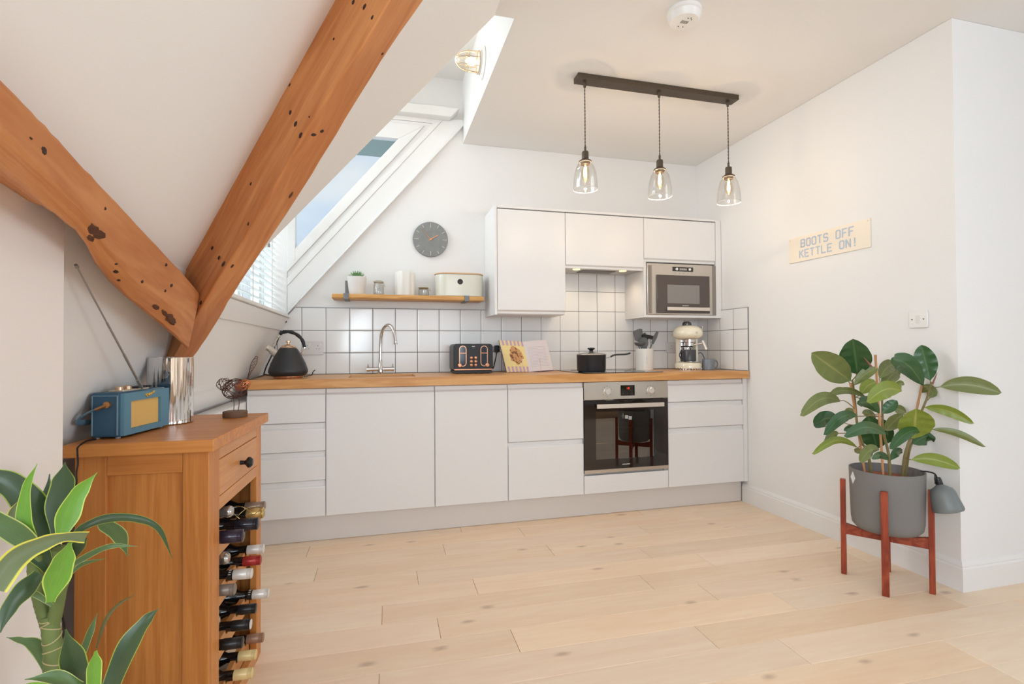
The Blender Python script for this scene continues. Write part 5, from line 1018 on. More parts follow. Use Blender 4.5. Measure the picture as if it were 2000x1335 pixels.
mb = MB(); mb.tube([(cx_+.098, cy_+.01, WZ+.282), (cx_+.116, cy_+.005, WZ+.296), (cx_+.118, cy_+.005, WZ+.315)], .005, 8); mb.sphere((cx_+.118, cy_+.005, WZ+.318), .009, 12, 8); obj('steam_knob', mb, CHROME, t, smooth=True)
def mug(x, y, z, r, h, m, lab, side, grp):
    t = thing('mug', (x, y, z), lab, 'mug', grp)
    mb = MB(); mb.lathe([(r*.92, 0), (r, .004), (r*1.02, h-.002), (r*.99, h), (r*.95, h-.003), (r*.93, .008), (0, .006)], (x, y, z), n=36); obj('cup', mb, m, t, smooth=True)
    mb = MB(); mb.tube(catmull([(x+side*r*.97, y, z+h*.80), (x+side*(r+.022), y, z+h*.82), (x+side*(r+.033), y, z+h*.52), (x+side*(r+.020), y, z+h*.20), (x+side*r*.96, y, z+h*.22)], 6), .0042, 10); obj('handle', mb, m, t, smooth=True)
mug(cx_-.008, cy_-.015, WZ+.0645, .048, .084, mat('charcoal_mug', C(66, 66, 70), .3), 'charcoal mug under the coffee machine spout', -1, 'mugs by the coffee machine')
mug(PTS['mug'][0], PTS['mug'][1], WZ, .044, .080, mat('grey_blue_mug', C(124, 132, 142), .35), 'small grey blue mug right of the coffee machine', 1, 'mugs by the coffee machine')
mb = MB(); mx, my = PTS['mug'][0], PTS['mug'][1]; mb.tube(catmull([(mx-.045, my+.09, WZ+.004), (mx-.05, my+.09, WZ+.07), (mx-.025, my+.09, WZ+.118), (mx+.005, my+.09, WZ+.122), (mx+.03, my+.095, WZ+.085), (mx+.045, my+.10, WZ+.03), (mx+.07, my+.11, WZ+.004)], 6), .0035, 8)
obj('power_cord', mb, mat('grey_cord', C(110, 112, 116), .6), cof, smooth=True)
# ---- venetian blind
t = thing('venetian_blind', (-.665, 2.9, 1.31), 'white slatted blind over the dormer window', 'blind')
BL = mat('blind_slat_white', C(236, 240, 240), .4)
mb = MB(); ang = math.radians(-12); hw = .024
z = 1.335
while z < 2.90:
    dx, dz = hw*math.cos(ang), hw*math.sin(ang); cx0 = -.662; th = .0014
    mb.prism([(cx0-dx, z-dz-th), (cx0+dx, z+dz-th), (cx0+dx, z+dz+th), (cx0, z+.0032+th), (cx0-dx, z-dz+th)], 'Y', YD+.02, 3.592); z += .040
obj('slats', mb, BL, t)
mb = MB(); mb.box(-.688, -.636, YD+.015, 3.595, 1.308, 1.322); obj('bottom_rail', mb, BL, t, bevel=.003)
mb = MB(); mb.box(-.692, -.632, YD+.015, 3.595, 2.90, 2.95); obj('head_rail', mb, BL, t, bevel=.003)
for y in (2.40, 2.95, 3.45):
    mb = MB(); mb.box(-.6372, -.6362, y-.011, y+.011, 1.322, 2.90); mb.box(-.6878, -.6868, y-.011, y+.011, 1.322, 2.90); obj('ladder_tape', mb, BL, t)
for y in (3.30, 3.36):
    mb = MB(); mb.tube([(-.628, y, 2.90), (-.628, y, 1.72 if y < 3.33 else 1.80)], .0016, 6); mb.lathe([(.002, .03), (.006, .02), (.008, 0), (0, 0)], (-.628, y, 1.69 if y < 3.33 else 1.77), n=12); obj('pull_cord', mb, mat('cord_grey', C(130, 132, 134), .6), t)

# ================================================================== WINE RACK
RZ = math.radians(-1.9); O = (-.4245, 1.489, 0)
rack = thing('wine_rack', O, 'orange oak wine rack cabinet with one drawer, full of bottles', 'wine rack', rz=RZ)
def rl(name, mb, m, parent=rack, **k):
    return obj(name, mb, m, parent, local=True, **k)
D, W, H1 = .300, .525, .818
mb = MB(); mb.box(-D-.010, .020, -.030, W+.018, H1, .850); rl('top', mb, RACKH, bevel=.003)
def side(y0, y1, out):
    a, b = (y0, y1)
    mb = MB(); mb.box(-.062, -.0005, a, b, 0, H1-.0005); mb.box(-D, -D+.068, a, b, 0, H1-.0005); rl('side_stile', mb, RACKV, bevel=.0015)
    for q in ((.765, H1-.0005), (.05, .12)): mb = MB(); mb.box(-D+.0685, -.0625, a+.001, b-.001, *q); rl('side_rail', mb, RACKH, bevel=.001)
    c, d = (a+.010, b) if out < 0 else (a, b-.010)
    mb = MB(); mb.box(-D+.0685, -.0625, c, d, .1205, .7645); rl('side_panel', mb, RACKV)
side(0, .022, -1); side(W-.022, W, 1)
# front frame
mb = MB(); mb.box(-.021, .0005, .0225, .078, 0, H1-.001); rl('front_stile', mb, RACKV, bevel=.0015)
mb = MB(); mb.box(-.021, .0005, .462, W-.0225, 0, H1-.001); rl('front_stile', mb, RACKV, bevel=.0015)
for q in ((.779, H1-.001), (.640, .676), (.0, .045)): mb = MB(); mb.box(-.021, .0, .0785, .4615, *q); rl('front_rail', mb, RACKD, bevel=.001)
mb = MB(); mb.box(-.0195, .001, .080, .460, .678, .777); dw = rl('drawer', mb, RACKD, bevel=.002)
mb = MB(); mb.lathe([(.007, .0), (.006, .012), (.009, .016), (.0165, .022), (.0165, .028), (.010, .035), (0, .036)], (.001, .27, .728), 'X', 20); rl('knob', mb, mat('black_iron', C(34, 32, 34), .4, .4), dw, smooth=True)
mb = MB(); [mb.box(-D+.001, -D+.010, .0225+.096*k+.001, .0225+.096*(k+1)-.001, .0, .76) for k in range(5)]; rl('back_panel', mb, wood('rack_back_shaded', C(140, 88, 48), C(112, 66, 34), 'Z', 1.3, .6))  # back boards' oak darkened in colour for the shade inside the rack
ROWS = (.547, .402, .250, .103)
# rails with scallops cut for the bottle necks and bodies
ca, sa = math.cos(RZ), math.sin(RZ)
def loc(p):   # world -> rack local
    x, y = p[0]-O[0], p[1]-O[1]; return (x*ca+y*sa, -x*sa+y*ca, p[2])
cols = [loc((-.42, y, 0))[1] for y in (1.615, 1.715, 1.815, 1.912)]
def rail(zr, lx, r, hgt):
    P = [(.079, zr-hgt), (.461, zr-hgt), (.461, zr-.002)]
    for c in cols[::-1]:
        for k in range(9):
            a = PI*k/8; q = (c+r*math.cos(a), zr-.002-r*math.sin(a))
            if .079 < q[0] < .461: P.append(q)
    P.append((.079, zr-.002))
    mb = MB(); mb.prism([(p[0], p[1]) for p in P], 'X', lx-.016, lx); return mb
for zr in ROWS:
    rl('bottle_rail', rail(zr, -.022, .018, .058), RACKD, bevel=.0008)
    rl('bottle_rail', rail(zr, -.200, .0385, .07), RACKD)
# bottles
GLD = mat('bottle_dark_glass', C(20, 20, 22), .06, spec=.7)
caps = {'brown foil capsule': ('grey brown foil', C(150, 128, 112), .35, .5), 'gold': ('gold', C(200, 170, 110), .3, .7), 'dark': ('near black', C(36, 36, 46), .15, .2), 'silver': ('crumpled silver', C(190, 188, 184), .2, .8), 'purple': ('dark plum', C(52, 44, 60), .15, .2),
        'white': ('white', C(226, 220, 214), .3, .2), 'red': ('red', C(170, 48, 44), .3, .3), 'whiteband': ('white', C(228, 222, 214), .3, .2), 'grey': ('grey', C(140, 128, 120), .35, .4), 'black': ('black', C(34, 32, 34), .3, .2),
        'blackwhite': ('black', C(34, 32, 34), .3, .2), 'brown': ('brown', C(160, 122, 100), .35, .3), 'black2': ('black', C(34, 32, 34), .3, .2), 'cream': ('cream', C(232, 206, 146), .35, .1)}
where = ['top row of the rack, farthest neck, with a grey brown capsule', 'top row of the rack, dark neck wrapped in gold wire', 'top row of the rack, thick near-black neck second from the left', 'lying loose on the top row, crumpled silver cap',
 'top row of the rack, nearest neck, plum coloured', 'second row of the rack, farthest neck, with a white cap', 'second row of the rack, the only bright red cap', 'lying on the second row, crumpled silver cap', 'second row, white cap above a black band, beside the red one',
 'second row of the rack, nearest neck, with a grey cap', 'third row of the rack, farthest neck, white cap and black band', 'third row of the rack, all black cap in third place', 'third row of the rack, black cap with a white end', 'bottom row of the rack, farthest neck, with a brown cap',
 'third row of the rack, nearest neck, with a black cap', 'bottom row of the rack, upper of the two cream caps', 'bottom row of the rack, lower of the two cream caps', 'lying on the third row, silver cap just behind the near stile']
rowz = {0: .547, 1: .547, 2: .547, 4: .547, 5: .402, 6: .402, 8: .402, 9: .402, 10: .250, 11: .250, 12: .250, 14: .250, 13: .103, 15: .103, 16: .103}
for i, (kind, x, y, z) in enumerate(BOTTLES):
    if i in rowz: z = rowz[i]+.0005
    lab, col, ro, me_ = caps[kind]
    t = thing('wine_bottle', (x, y, z), 'wine bottle in the '+where[i] if not where[i].startswith('lying') else 'wine bottle '+where[i], 'bottle', 'bottles in the wine rack', rz=RZ)
    rn = .0152 if kind not in ('dark', 'purple') else .0182
    if kind == 'silver': rn = .0165
    L = .275
    loose = i in (3, 7, 17)
    if loose:
        L = .16; body = [(rn*.9, -.045), (rn*1.02, -.06), (.030, -.10), (.033, -.125), (.033, -L), (.028, -L-.004), (0, -L)]
    else: body = [(rn*.93, -.052), (rn*.95, -.085), (.024, -.105), (.0355, -.135), (.0365, -.155), (.0365, -L+.01), (.034, -L), (.02, -L+.004), (0, -L+.01)]
    mb = MB(); mb.lathe([(0, -.05)]+body, (0, 0, 0), 'X', 24, cap=False); obj('glass_body', mb, GLD, t, local=True, smooth=True)
    mb = MB(); cl = -.052 if kind not in ('brown foil capsule', 'purple', 'dark') else -.062
    prof = [(0, 0), (rn*.82, 0), (rn, -.002)]
    for q in range(5): prof += [(rn, -.004-.0022*q), (rn*.965, -.0048-.0022*q), (rn, -.0056-.0022*q)]
    prof += [(rn, cl*.9), (rn*.98, cl)]
    if kind == 'silver':
        rr = random.Random(i); prof = [(0, 0), (rn*.7, .0), (rn*.95, -.004), (rn*1.08, -.012), (rn*.9, -.02), (rn*1.1, -.03), (rn*.95, -.04), (rn*1.05, -.052)]
    mb.lathe(prof, (0, 0, 0), 'X', 22, cap=False)
    obj('capsule', mb, mat('capsule_'+kind.replace(' ', '_'), col, ro, me_), t, local=True, smooth=True, label=lab+' capsule')
    if kind == 'whiteband':
        mb = MB(); mb.lathe([(rn*1.01, cl-.001), (rn*1.01, cl-.014)], (0, 0, 0), 'X', 22, cap=False); mb.use(1)
        for q in range(6): a = .5+q*.42; mb.box(cl-.011, cl-.0045, -rn*1.03*math.cos(a)-.001, -rn*1.03*math.cos(a)+.0007, rn*1.03*math.sin(a)-.001, rn*1.03*math.sin(a)+.0007)
        obj('neck_band', mb, [mat('band_black', C(24, 22, 22), .4), mat('band_print', C(220, 214, 204), .5)], t, local=True, label='black neck band with pale print')
    if kind == 'blackwhite':
        mb = MB(); mb.lathe([(0, .0008), (rn*.9, .0008), (rn*.9, -.0008)], (0, 0, 0), 'X', 22); obj('cap_end', mb, mat('cap_white', C(226, 222, 220), .4), t, local=True, label='white cap end')
    if kind == 'gold':
        mb = MB(); mb.ring((-.004, 0, 0), rn, .0022, 'X', 20, 6)
        for k in range(3):
            pts = [( -.004-.10*s/16, (rn+.002+.011*s/16)*math.cos(k*2.1+s*.28), (rn+.002+.011*s/16)*math.sin(k*2.1+s*.28)) for s in range(17)]; mb.tube(pts, .0008, 5)
            pts = [( -.004-.10*s/16, (rn+.002+.011*s/16)*math.cos(k*2.1-s*.28), (rn+.002+.011*s/16)*math.sin(k*2.1-s*.28)) for s in range(17)]; mb.tube(pts, .0008, 5)
        obj('gold_wire', mb, mat('gold_wire', C(206, 180, 120), .25, .8), t, local=True)

# ================================================================== ON THE RACK
# radio
B0 = Vector((-.646, 1.536, .850)); ang = math.atan2(.219, .034)-PI/2; RZr = ang
t = thing('radio', tuple(B0), 'blue retro radio with a pale yellow speaker front and raised aerial', 'radio', rz=RZr)
# local: +y along the front face, -x towards the back, +x is the outward normal
BLU = mat('radio_blue_leather', C(50, 90, 116), .5, bump=.2, bscale=500); BLU2 = mat('radio_blue_front', C(92, 140, 162), .45)
Lr, Dr, Hr = .212, .070, .119
def rr_(name, mb, m, parent=t, **k): return obj(name, mb, m, parent, local=True, **k)
mb = MB(); mb.box(-Dr, 0, 0.0, Lr, .004, Hr); rr_('case', mb, BLU, bevel=.006, seg=4)
mb = MB()
y0, y1, z0, z1 = .032, .165, .022, .094
for q in ((0.0005, .010, .003, y0, .007, Hr-.003), (.0005, .010, y1, Lr-.003, .007, Hr-.003), (.0005, .010, y0, y1, .007, z0), (.0005, .010, y0, y1, z1, Hr-.003)): mb.box(*q)
rr_('front_frame', mb, BLU2)
mb = MB(); mb.box(.0006, .004, y0+.0005, y1-.0005, z0+.0005, z1-.0005); rr_('speaker_grille', mb, mat('speaker_cloth', C(232, 188, 112), .8, noise=.08, nscale=400))
mb = MB(); mb.tube(catmull([(.0108, .100, .100), (.0108, .094, .108), (.0108, .102, .107), (.0108, .108, .103), (.0108, .112, .109), (.0108, .118, .105), (.0108, .122, .111), (.0108, .128, .108), (.0108, .132, .114)], 4), .0022, 6)
rr_('gold_script', mb, mat('gold_script', C(236, 204, 96), .25, .7))
mb = MB()
for x in (-.064, -.004): mb.tube([(x, -.0012, .010), (x, -.0012, Hr-.008)], .0016, 6)
mb.tube([(-.064, -.0012, Hr-.008), (-.004, -.0012, Hr-.008)], .0012, 6); rr_('piping', mb, mat('radio_piping', C(120, 150, 166), .4))
mb = MB(); [mb.lathe([(.006, 0), (.006, .004)], (x, y, 0.0003), n=12) for x in (-.06, -.01) for y in (.012, Lr-.012)]; rr_('foot', mb, mat('foot_grey', C(150, 150, 150), .5))
mb = MB(); mb.rbox(-.058, -.016, .045, .16, Hr, Hr+.003, .006, 'Z'); rr_('control_plate', mb, mat('cream_plate', C(226, 208, 184), .4, .3))
for y in (.06, .095): mb = MB(); mb.lathe([(.010, .003), (.010, .011), (.007, .013), (0, .013)], (-.037, y, Hr), n=20); rr_('dial_knob', mb, mat('pale_copper', C(226, 190, 160), .2, .85), smooth=True)
for k in range(5): mb = MB(); mb.box(-.050, -.024, .118+.014*k, .128+.014*k, Hr+.003, Hr+.008); rr_('button', mb, mat('radio_button', C(44, 44, 48), .4))
# strap handle on the near end
mb = MB(); mb.tube([(-.026, -.006, .088), (-.048, -.009, .078)], .010, 14, flat=.45); mb.lathe([(.008, 0), (.008, -.009), (0, -.010)], (-.025, -.001, .089), 'Y', 14); hb = rr_('handle_clasp', mb, mat('clasp_brass', C(190, 140, 92), .3, .7), smooth=True)
mb = MB(); mb.tube(catmull([(-.040, -.010, .082), (-.062, -.014, .072), (-.082, -.016, .058), (-.090, -.010, .046), (-.088, .03, .040)], 6), .0075, 12, flat=.35); rr_('strap', mb, mat('radio_strap', C(96, 128, 148), .5), hb, smooth=True)
ab = Vector(PTS['ant']); at_ = Vector(PTS['ant_tip']); ab.z = .850+Hr+.004
mb = MB(); pts = [ab.lerp(at_, k) for k in (0, .10, .1001, .35, .3501, .62, .6201, .9, .985, .9851, 1)]
mb.tube(pts, [.0042, .0042, .0032, .0032, .0025, .0025, .0018, .0018, .0015, .0032, .003], 10); obj('aerial', mb, mat('aerial_metal', C(165, 163, 160), .3, .5), t, smooth=True)
mb = MB(); mb.tube(catmull(RADIO_CABLE, 4), .0021, 6); tag(obj('radio_cable', mb, BLACK, smooth=True), 'thin black cable from the radio down behind the leafy plant', 'cable')
# vase
vx, vy = -.632, 1.832
t = thing('metal_vase', (vx, vy, .8503), 'tall polished silver cylinder vase behind the radio', 'vase')
mb = MB(); mb.lathe([(.058, 0), (.062, .003), (.0615, .010), (.0625, .203), (.0635, .2055), (.0615, .206), (.0605, .200), (.0595, .012), (0, .010)], (vx, vy, .8504), n=64)
VS = mat('rippled_silver', C(236, 234, 232), .06, 1)
nt = VS.node_tree; tcn = N(nt, 'ShaderNodeTexCoord'); mpn = N(nt, 'ShaderNodeMapping'); mpn.inputs['Scale'].default_value = (42, 42, 1.6); nn_ = N(nt, 'ShaderNodeTexNoise'); nn_.inputs['Scale'].default_value = 1; nn_.inputs['Detail'].default_value = 2
bu_ = N(nt, 'ShaderNodeBump'); bu_.inputs['Strength'].default_value = .9; bu_.inputs['Distance'].default_value = .012
nt.links.new(tcn.outputs['Object'], mpn.inputs[0]); nt.links.new(mpn.outputs[0], nn_.inputs['Vector']); nt.links.new(nn_.outputs['Fac'], bu_.inputs['Height']); nt.links.new(bu_.outputs[0], nt.nodes['Principled BSDF'].inputs['Normal'])
obj('vessel', mb, VS, t, smooth=True, angle=50)
# wire bird
bx, by = PTS_B['base'][0], 1.93
t = thing('wire_bird', (bx, by, .850), 'copper wire bird on a small round wooden base', 'ornament')
mb = MB(); mb.lathe([(.037, .0004), (.038, .002), (.038, .019), (.036, .021), (0, .021)], (bx, by, .850), n=36); obj('base', mb, mat('dark_stained_wood', C(112, 82, 60), .6, noise=.3, nscale=30), t, smooth=True)
WIRE = mat('rusty_wire', C(96, 66, 54), .45, .6)
def blob_wires(c, ra, n, seed, thick=.0011, tilt=0):
    r = random.Random(seed); mb = MB()
    for k in range(n):
        ax = Vector((r.uniform(-1, 1), r.uniform(-1, 1), r.uniform(-1, 1))).normalized(); u = ax.orthogonal().normalized(); v = ax.cross(u); off = ax*r.uniform(-.45, .45); q = math.sqrt(max(0, 1-off.length**2)); pts = []
        for i in range(25):
            a = 2*PI*i/24; p = (u*math.cos(a)+v*math.sin(a))*q+off; p = Vector((p.x*ra[0], p.y*ra[1], p.z*ra[2])); p = Matrix.Rotation(tilt, 3, 'Y') @ p; pts.append(Vector(c)+p)
        mb.tube(pts, thick, 5)
    return mb
obj('body_wires', blob_wires((bx-.001, by, .946), (.040, .030, .034), 12, 3, tilt=-.35, thick=.0009), WIRE, t)
obj('head_wires', blob_wires((bx-.032, by, .962), (.025, .021, .022), 7, 8, thick=.0009), WIRE, t)
mb = blob_wires((bx+.024, by, .958), (.026, .020, .017), 13, 11, .0009, -.5); obj('rump_wires', mb, mat('bright_copper_wire', C(206, 128, 84), .35, .8), t)
mb = MB(); hbk = (bx-.05, by, .958); mb.tube([(bx-.050, by, .962), (bx-.059, by, .957), (bx-.050, by, .953)], .0011, 5)
obj('beak', mb, WIRE, t)
for dx, k in ((-.006, 0), (.010, 1)):
    mb = MB(); mb.tube(catmull([(bx-.008+k*.018, by, .925), (bx-.004+k*.016, by+.002, .900), (bx-.004+k*.014, by, .871)], 5), .0013, 6); obj('leg', mb, WIRE, t)
mb = MB(); T0 = Vector((bx+.036, by, .975)); T1 = Vector((bx+.066, by, 1.052))
for s in (-1, 1):
    mb.tube(catmull([T0, T0.lerp(T1, .35)+Vector((s*.0035, 0, 0)), T0.lerp(T1, .75)+Vector((s*.008, 0, -.001*s)), T1+Vector((s*.003, 0, .002)), T1+Vector((0, 0, .005))], 6), .0012, 5)
pts = [T0.lerp(T1, k/14)+Vector(((-1)**k*.006*k/14, 0, 0)) for k in range(15)]; mb.tube(pts, .0009, 5); mb.tube([T0, (bx+.02, by, .955)], .0013, 5); mb.tube([(bx-.03, by, .975), (bx, by, .972), T0], .0013, 5)
obj('tail_wires', mb, WIRE, t)
# clear tumbler behind the bird
gx, gy = bx+.022, 2.0-.03

# dark rod on the moulding beyond the rack
mb = MB(); a, b = Vector(ROD[0]), Vector(ROD[1]); a.x = b.x = -.738; a.z = .812; b.z = .815
mb.tube([a, b], .0035, 8); mb.sphere(b, .006, 10, 8); tag(obj('thin_rod', mb, mat('rod_dark', C(120, 112, 106), .4, .5), smooth=True), 'thin dark rod lying along the white ledge behind the wire bird', 'rod')

# ================================================================== PLANTS
def leafmat(name, col, edge=None, rib=None, rough=.35, ew=.10, spec=.5):
    if name in _m: return _m[name]
    M = bpy.data.materials.new(name); M.use_nodes = True; nt = M.node_tree; b = nt.nodes['Principled BSDF']; lk = nt.links.new
    uv = N(nt, 'ShaderNodeTexCoord'); sx = N(nt, 'ShaderNodeSeparateXYZ'); lk(uv.outputs['UV'], sx.inputs[0])
    no = N(nt, 'ShaderNodeTexNoise'); no.inputs['Scale'].default_value = 6; mp = N(nt, 'ShaderNodeMapping'); mp.inputs['Scale'].default_value = (1, 6, 1); lk(uv.outputs['UV'], mp.inputs[0]); lk(mp.outputs[0], no.inputs['Vector'])
    mr = N(nt, 'ShaderNodeMapRange'); mr.inputs[3].default_value = .75; mr.inputs[4].default_value = 1.25; lk(no.outputs['Fac'], mr.inputs[0])
    sc_ = N(nt, 'ShaderNodeVectorMath', operation='SCALE'); sc_.inputs[0].default_value = col[:3]; lk(mr.outputs[0], sc_.inputs['Scale']); out = sc_.outputs[0]
    d = N(nt, 'ShaderNodeMath', operation='SUBTRACT'); d.inputs[1].default_value = .5; lk(sx.outputs[1], d.inputs[0]); ab_ = N(nt, 'ShaderNodeMath', operation='ABSOLUTE'); lk(d.outputs[0], ab_.inputs[0])
    if rib:
        f = N(nt, 'ShaderNodeMapRange'); f.inputs[1].default_value = .02; f.inputs[2].default_value = .045; f.inputs[3].default_value = .75; f.inputs[4].default_value = 0; lk(ab_.outputs[0], f.inputs[0])
        mx = N(nt, 'ShaderNodeMix', data_type='RGBA'); lk(f.outputs[0], mx.inputs[0]); lk(out, mx.inputs[6]); mx.inputs[7].default_value = rib; out = mx.outputs[2]
    if edge:
        f = N(nt, 'ShaderNodeMapRange'); f.inputs[1].default_value = .5-ew; f.inputs[2].default_value = .5-ew*.6; lk(ab_.outputs[0], f.inputs[0])
        mx = N(nt, 'ShaderNodeMix', data_type='RGBA'); lk(f.outputs[0], mx.inputs[0]); lk(out, mx.inputs[6]); mx.inputs[7].default_value = edge; out = mx.outputs[2]
    lk(out, b.inputs['Base Color']); b.inputs['Roughness'].default_value = rough; b.inputs['Specular IOR Level'].default_value = spec
    b.inputs['Subsurface Weight'].default_value = 0
    _m[name] = M; return M
def leaf(mb, pts, ws, mi, fold=.25, view=None, roll=0, th=.0007, k=5, wave=0, seed=0):
    """strap or oval leaf: spine points, full widths; face turned roughly to view direction"""
    r = random.Random(seed); n = len(pts); m_ = 7; T_ = []
    vs = []; uvs = []
    for i, p in enumerate(pts):
        p = Vector(p); d = (Vector(pts[min(i+1, n-1)])-Vector(pts[max(i-1, 0)])).normalized()
        s = d.cross(view); s = s.normalized() if s.length > 1e-4 else d.orthogonal().normalized()
        s = Matrix.Rotation(roll, 3, d) @ s; nn = s.cross(d).normalized()
        for j in range(m_):
            q = -1+2*j/(m_-1); w_ = ws[i]/2
            vs.append(p+s*(q*w_)+nn*(fold*abs(q)**1.5*w_+wave*w_*math.sin(i*1.3+seed)*(q))); uvs.append((i/(n-1), j/(m_-1)))
    fs = [(i*m_+j, i*m_+j+1, (i+1)*m_+j+1, (i+1)*m_+j) for i in range(n-1) for j in range(m_-1)]
    mb.use(mi); mb.add(vs, fs); mb.uv = (mb.uv or [])+uvs
# ---- rubber plant
PC = (2.252, 1.848)
t = thing('plant_stand', (PC[0], PC[1], 0), 'red hardwood plant stand with four upright legs by the right wall', 'plant stand')
legs = [(2.147, 1.978), (2.124, 1.753), (2.341, 1.718), (2.366, 1.943)]
for x, y in legs:
    d = Vector((x-PC[0], y-PC[1], 0)).normalized(); s = Vector((-d.y, d.x, 0)); mb = MB()
    vs = [Vector((x, y, 0))+d*a+s*b+Vector((0, 0, z)) for z in (0.0003, .449) for a, b in ((-.010, -.0135), (.012, -.0135), (.012, .0135), (-.010, .0135))]
    mb.add(vs, [(0, 3, 2, 1), (4, 5, 6, 7), (0, 1, 5, 4), (1, 2, 6, 5), (2, 3, 7, 6), (3, 0, 4, 7)]); obj('leg', mb, TEAK, t, bevel=.002)
TEAKH = wood('red_hardwood_flat', C(170, 80, 52), C(134, 54, 36), 'X', 2.5, .4)
for a, b in ((0, 2), (1, 3)):
    A = Vector((*legs[a], 0)); Bv = Vector((*legs[b], 0)); d = (Bv-A).normalized(); s = Vector((-d.y, d.x, 0)); A += d*.0105; Bv -= d*.0105; mb = MB(); Mm = (A+Bv)/2
    h = lambda p, e: None
    top_ = .240 if a == 0 else .2395
    segs = [(A, .240, .192), (A.lerp(Mm, .45), .226, .192), (Mm, .224, .192), (Bv.lerp(Mm, .45), .226, .192), (Bv, .240, .192)]
    if a == 1: segs = [(p, z1, z0) for p, z1, z0 in segs]
    for (p, za, zb), (q, zc_, zd) in zip(segs[:-1], segs[1:]):
        v = [p-s*.011+Vector((0, 0, zb)), q-s*.011+Vector((0, 0, zd)), q+s*.011+Vector((0, 0, zd)), p+s*.011+Vector((0, 0, zb)), p-s*.011+Vector((0, 0, za)), q-s*.011+Vector((0, 0, zc_)), q+s*.011+Vector((0, 0, zc_)), p+s*.011+Vector((0, 0, za))]
        mb.add(v, [(0, 3, 2, 1), (4, 5, 6, 7), (0, 1, 5, 4), (2, 3, 7, 6), (1, 2, 6, 5), (3, 0, 4, 7)])
    obj('crossbar', mb, TEAKH, t)
t = thing('planter', (PC[0], PC[1], .241), 'grey round plastic planter in the red wooden stand', 'planter')
PZ = .241; GP = mat('planter_grey', C(124, 122, 120), .55)
mb = MB(); c = (PC[0], PC[1], PZ); mb.lathe([(.10, 0), (.120, .006), (.134, .022), (.1385, .05), (.1445, .272), (.1445, .276), (.139, .276), (.138, .27), (.133, .06), (0, .05)], c, n=64); obj('pot', mb, GP, t, smooth=True)
mb = MB()
for (aa, zz) in ((math.radians(160), PZ+.235),):
    n_ = Vector((math.cos(aa), math.sin(aa), 0)); s_ = Vector((-n_.y, n_.x, 0)); cc = Vector((PC[0], PC[1], 0))+n_*.1448+Vector((0, 0, zz)); P = [(0, .028), (.018, 0), (0, -.028), (-.018, 0)]
    o1 = [cc+s_*x+Vector((0, 0, z)) for x, z in P]; o2 = [p-n_*.0012 for p in o1]; o1 = [p+n_*.0006 for p in o1]; mb.add(o1+o2, [(0, 1, 2, 3), (7, 6, 5, 4)]+[(i, (i+1) % 4, 4+(i+1) % 4, 4+i) for i in range(4)])
obj('label_sticker', mb, mat('sticker_white', C(232, 230, 228), .5), t)
mb = MB(); mb.lathe([(.1375, 0), (.10, .006), (.05, .003), (0, .006)], (PC[0], PC[1], PZ+.235), n=40); mb.lathe([(.1375, 0), (.1375, -.03), (0, -.03)], (PC[0], PC[1], PZ+.235), n=40, cap=False)
obj('soil', mb, mat('clay_pebbles', C(150, 84, 60), .9, noise=.5, nscale=90, bump=.8, bscale=120), t)
t = thing('rubber_plant', (PC[0], PC[1], PZ+.235), 'bushy rubber plant with broad dark green leaves', 'plant')
VW = Vector((-.72, -.69, .05)).normalized()
DKG = leafmat('rubber_leaf_dark', C(54, 92, 52), rib=C(84, 122, 74), rough=.22)
OLV = leafmat('rubber_leaf_olive', C(112, 122, 66), rib=C(150, 150, 90), rough=.35)
LTG = leafmat('rubber_leaf_light', C(124, 140, 48), rib=C(170, 168, 90), rough=.35)
mb = MB()
for i, (ax0, ay0, az0, bx1, by1, bz1, w_, kd) in enumerate(RUBBER_LEAVES):
    a = Vector((ax0, ay0, az0)); b = Vector((bx1, by1, bz1)); L = (b-a).length; r = random.Random(i+40); pts = []; ws = []
    n = 22; arch = Vector((0, 0, 1))*L*(.10 if abs(b.x-a.x) > abs(b.z-a.z) else .02)
    for k in range(n+1):
        s = k/n; pts.append(a.lerp(b, s)+arch*math.sin(PI*min(1, s*1.05))*(1 if i not in (0, 1, 7) else 0))
        f = math.sin(PI*min(1, max(0, (s-.03)/.97))**1.0)**.55 if .03 < s < 1 else 0
        ws.append(max(w_*f*(.93+.07*math.sin(s*3) if s < .93 else .9), .0015))
    if a.z > 0: 
        for p in pts: p.x = min(p.x, XR-.02) if p.y > YN-.03 else p.x
    leaf(mb, pts, ws, kd if kd < 2 else 2, fold=.22*r.choice((-1, 1, 1)), view=VW, roll=r.uniform(-.22, .22), seed=i, wave=.05)
fo = obj('foliage', mb, [DKG, OLV, LTG], t, smooth=True, angle=180)
def inpot(p, z):
    d = Vector((p.x-PC[0], p.y-PC[1], 0)); d = d*min(1, .105/max(d.length, 1e-6)); return Vector((PC[0]+d.x, PC[1]+d.y, PZ+z))
mb = MB()
for k, pts in enumerate(RUBBER_STEMS):
    pp = [Vector(p) for p in pts]
    if k < 4: pp[0] = inpot(pp[0], .225)
    cc = catmull(pp, 5); r0 = .0065 if k < 3 else (.005 if k == 3 else .0022); mb.tube(cc, [r0*(1-.45*i/len(cc)) for i in range(len(cc))], 8)
for i, L_f in enumerate(RUBBER_LEAVES):      # petioles back to the nearest stem
    a = Vector(L_f[:3]); best = None
    for pts in RUBBER_STEMS[:3]:
        for p, q in zip(pts[:-1], pts[1:]):
            for s in (0, .33, .66, 1):
                v = Vector(p).lerp(Vector(q), s)
                if v.z < a.z+.01 and (best is None or (v-a).length < (best-a).length): best = v
    if best is not None and (best-a).length < .14: mb.tube([best, best.lerp(a, .5)+Vector((0, 0, -.004)), a], .0018, 6)
obj('stem', mb, mat('green_brown_stem', C(128, 116, 70), .55, noise=.3, nscale=40), t, smooth=True)
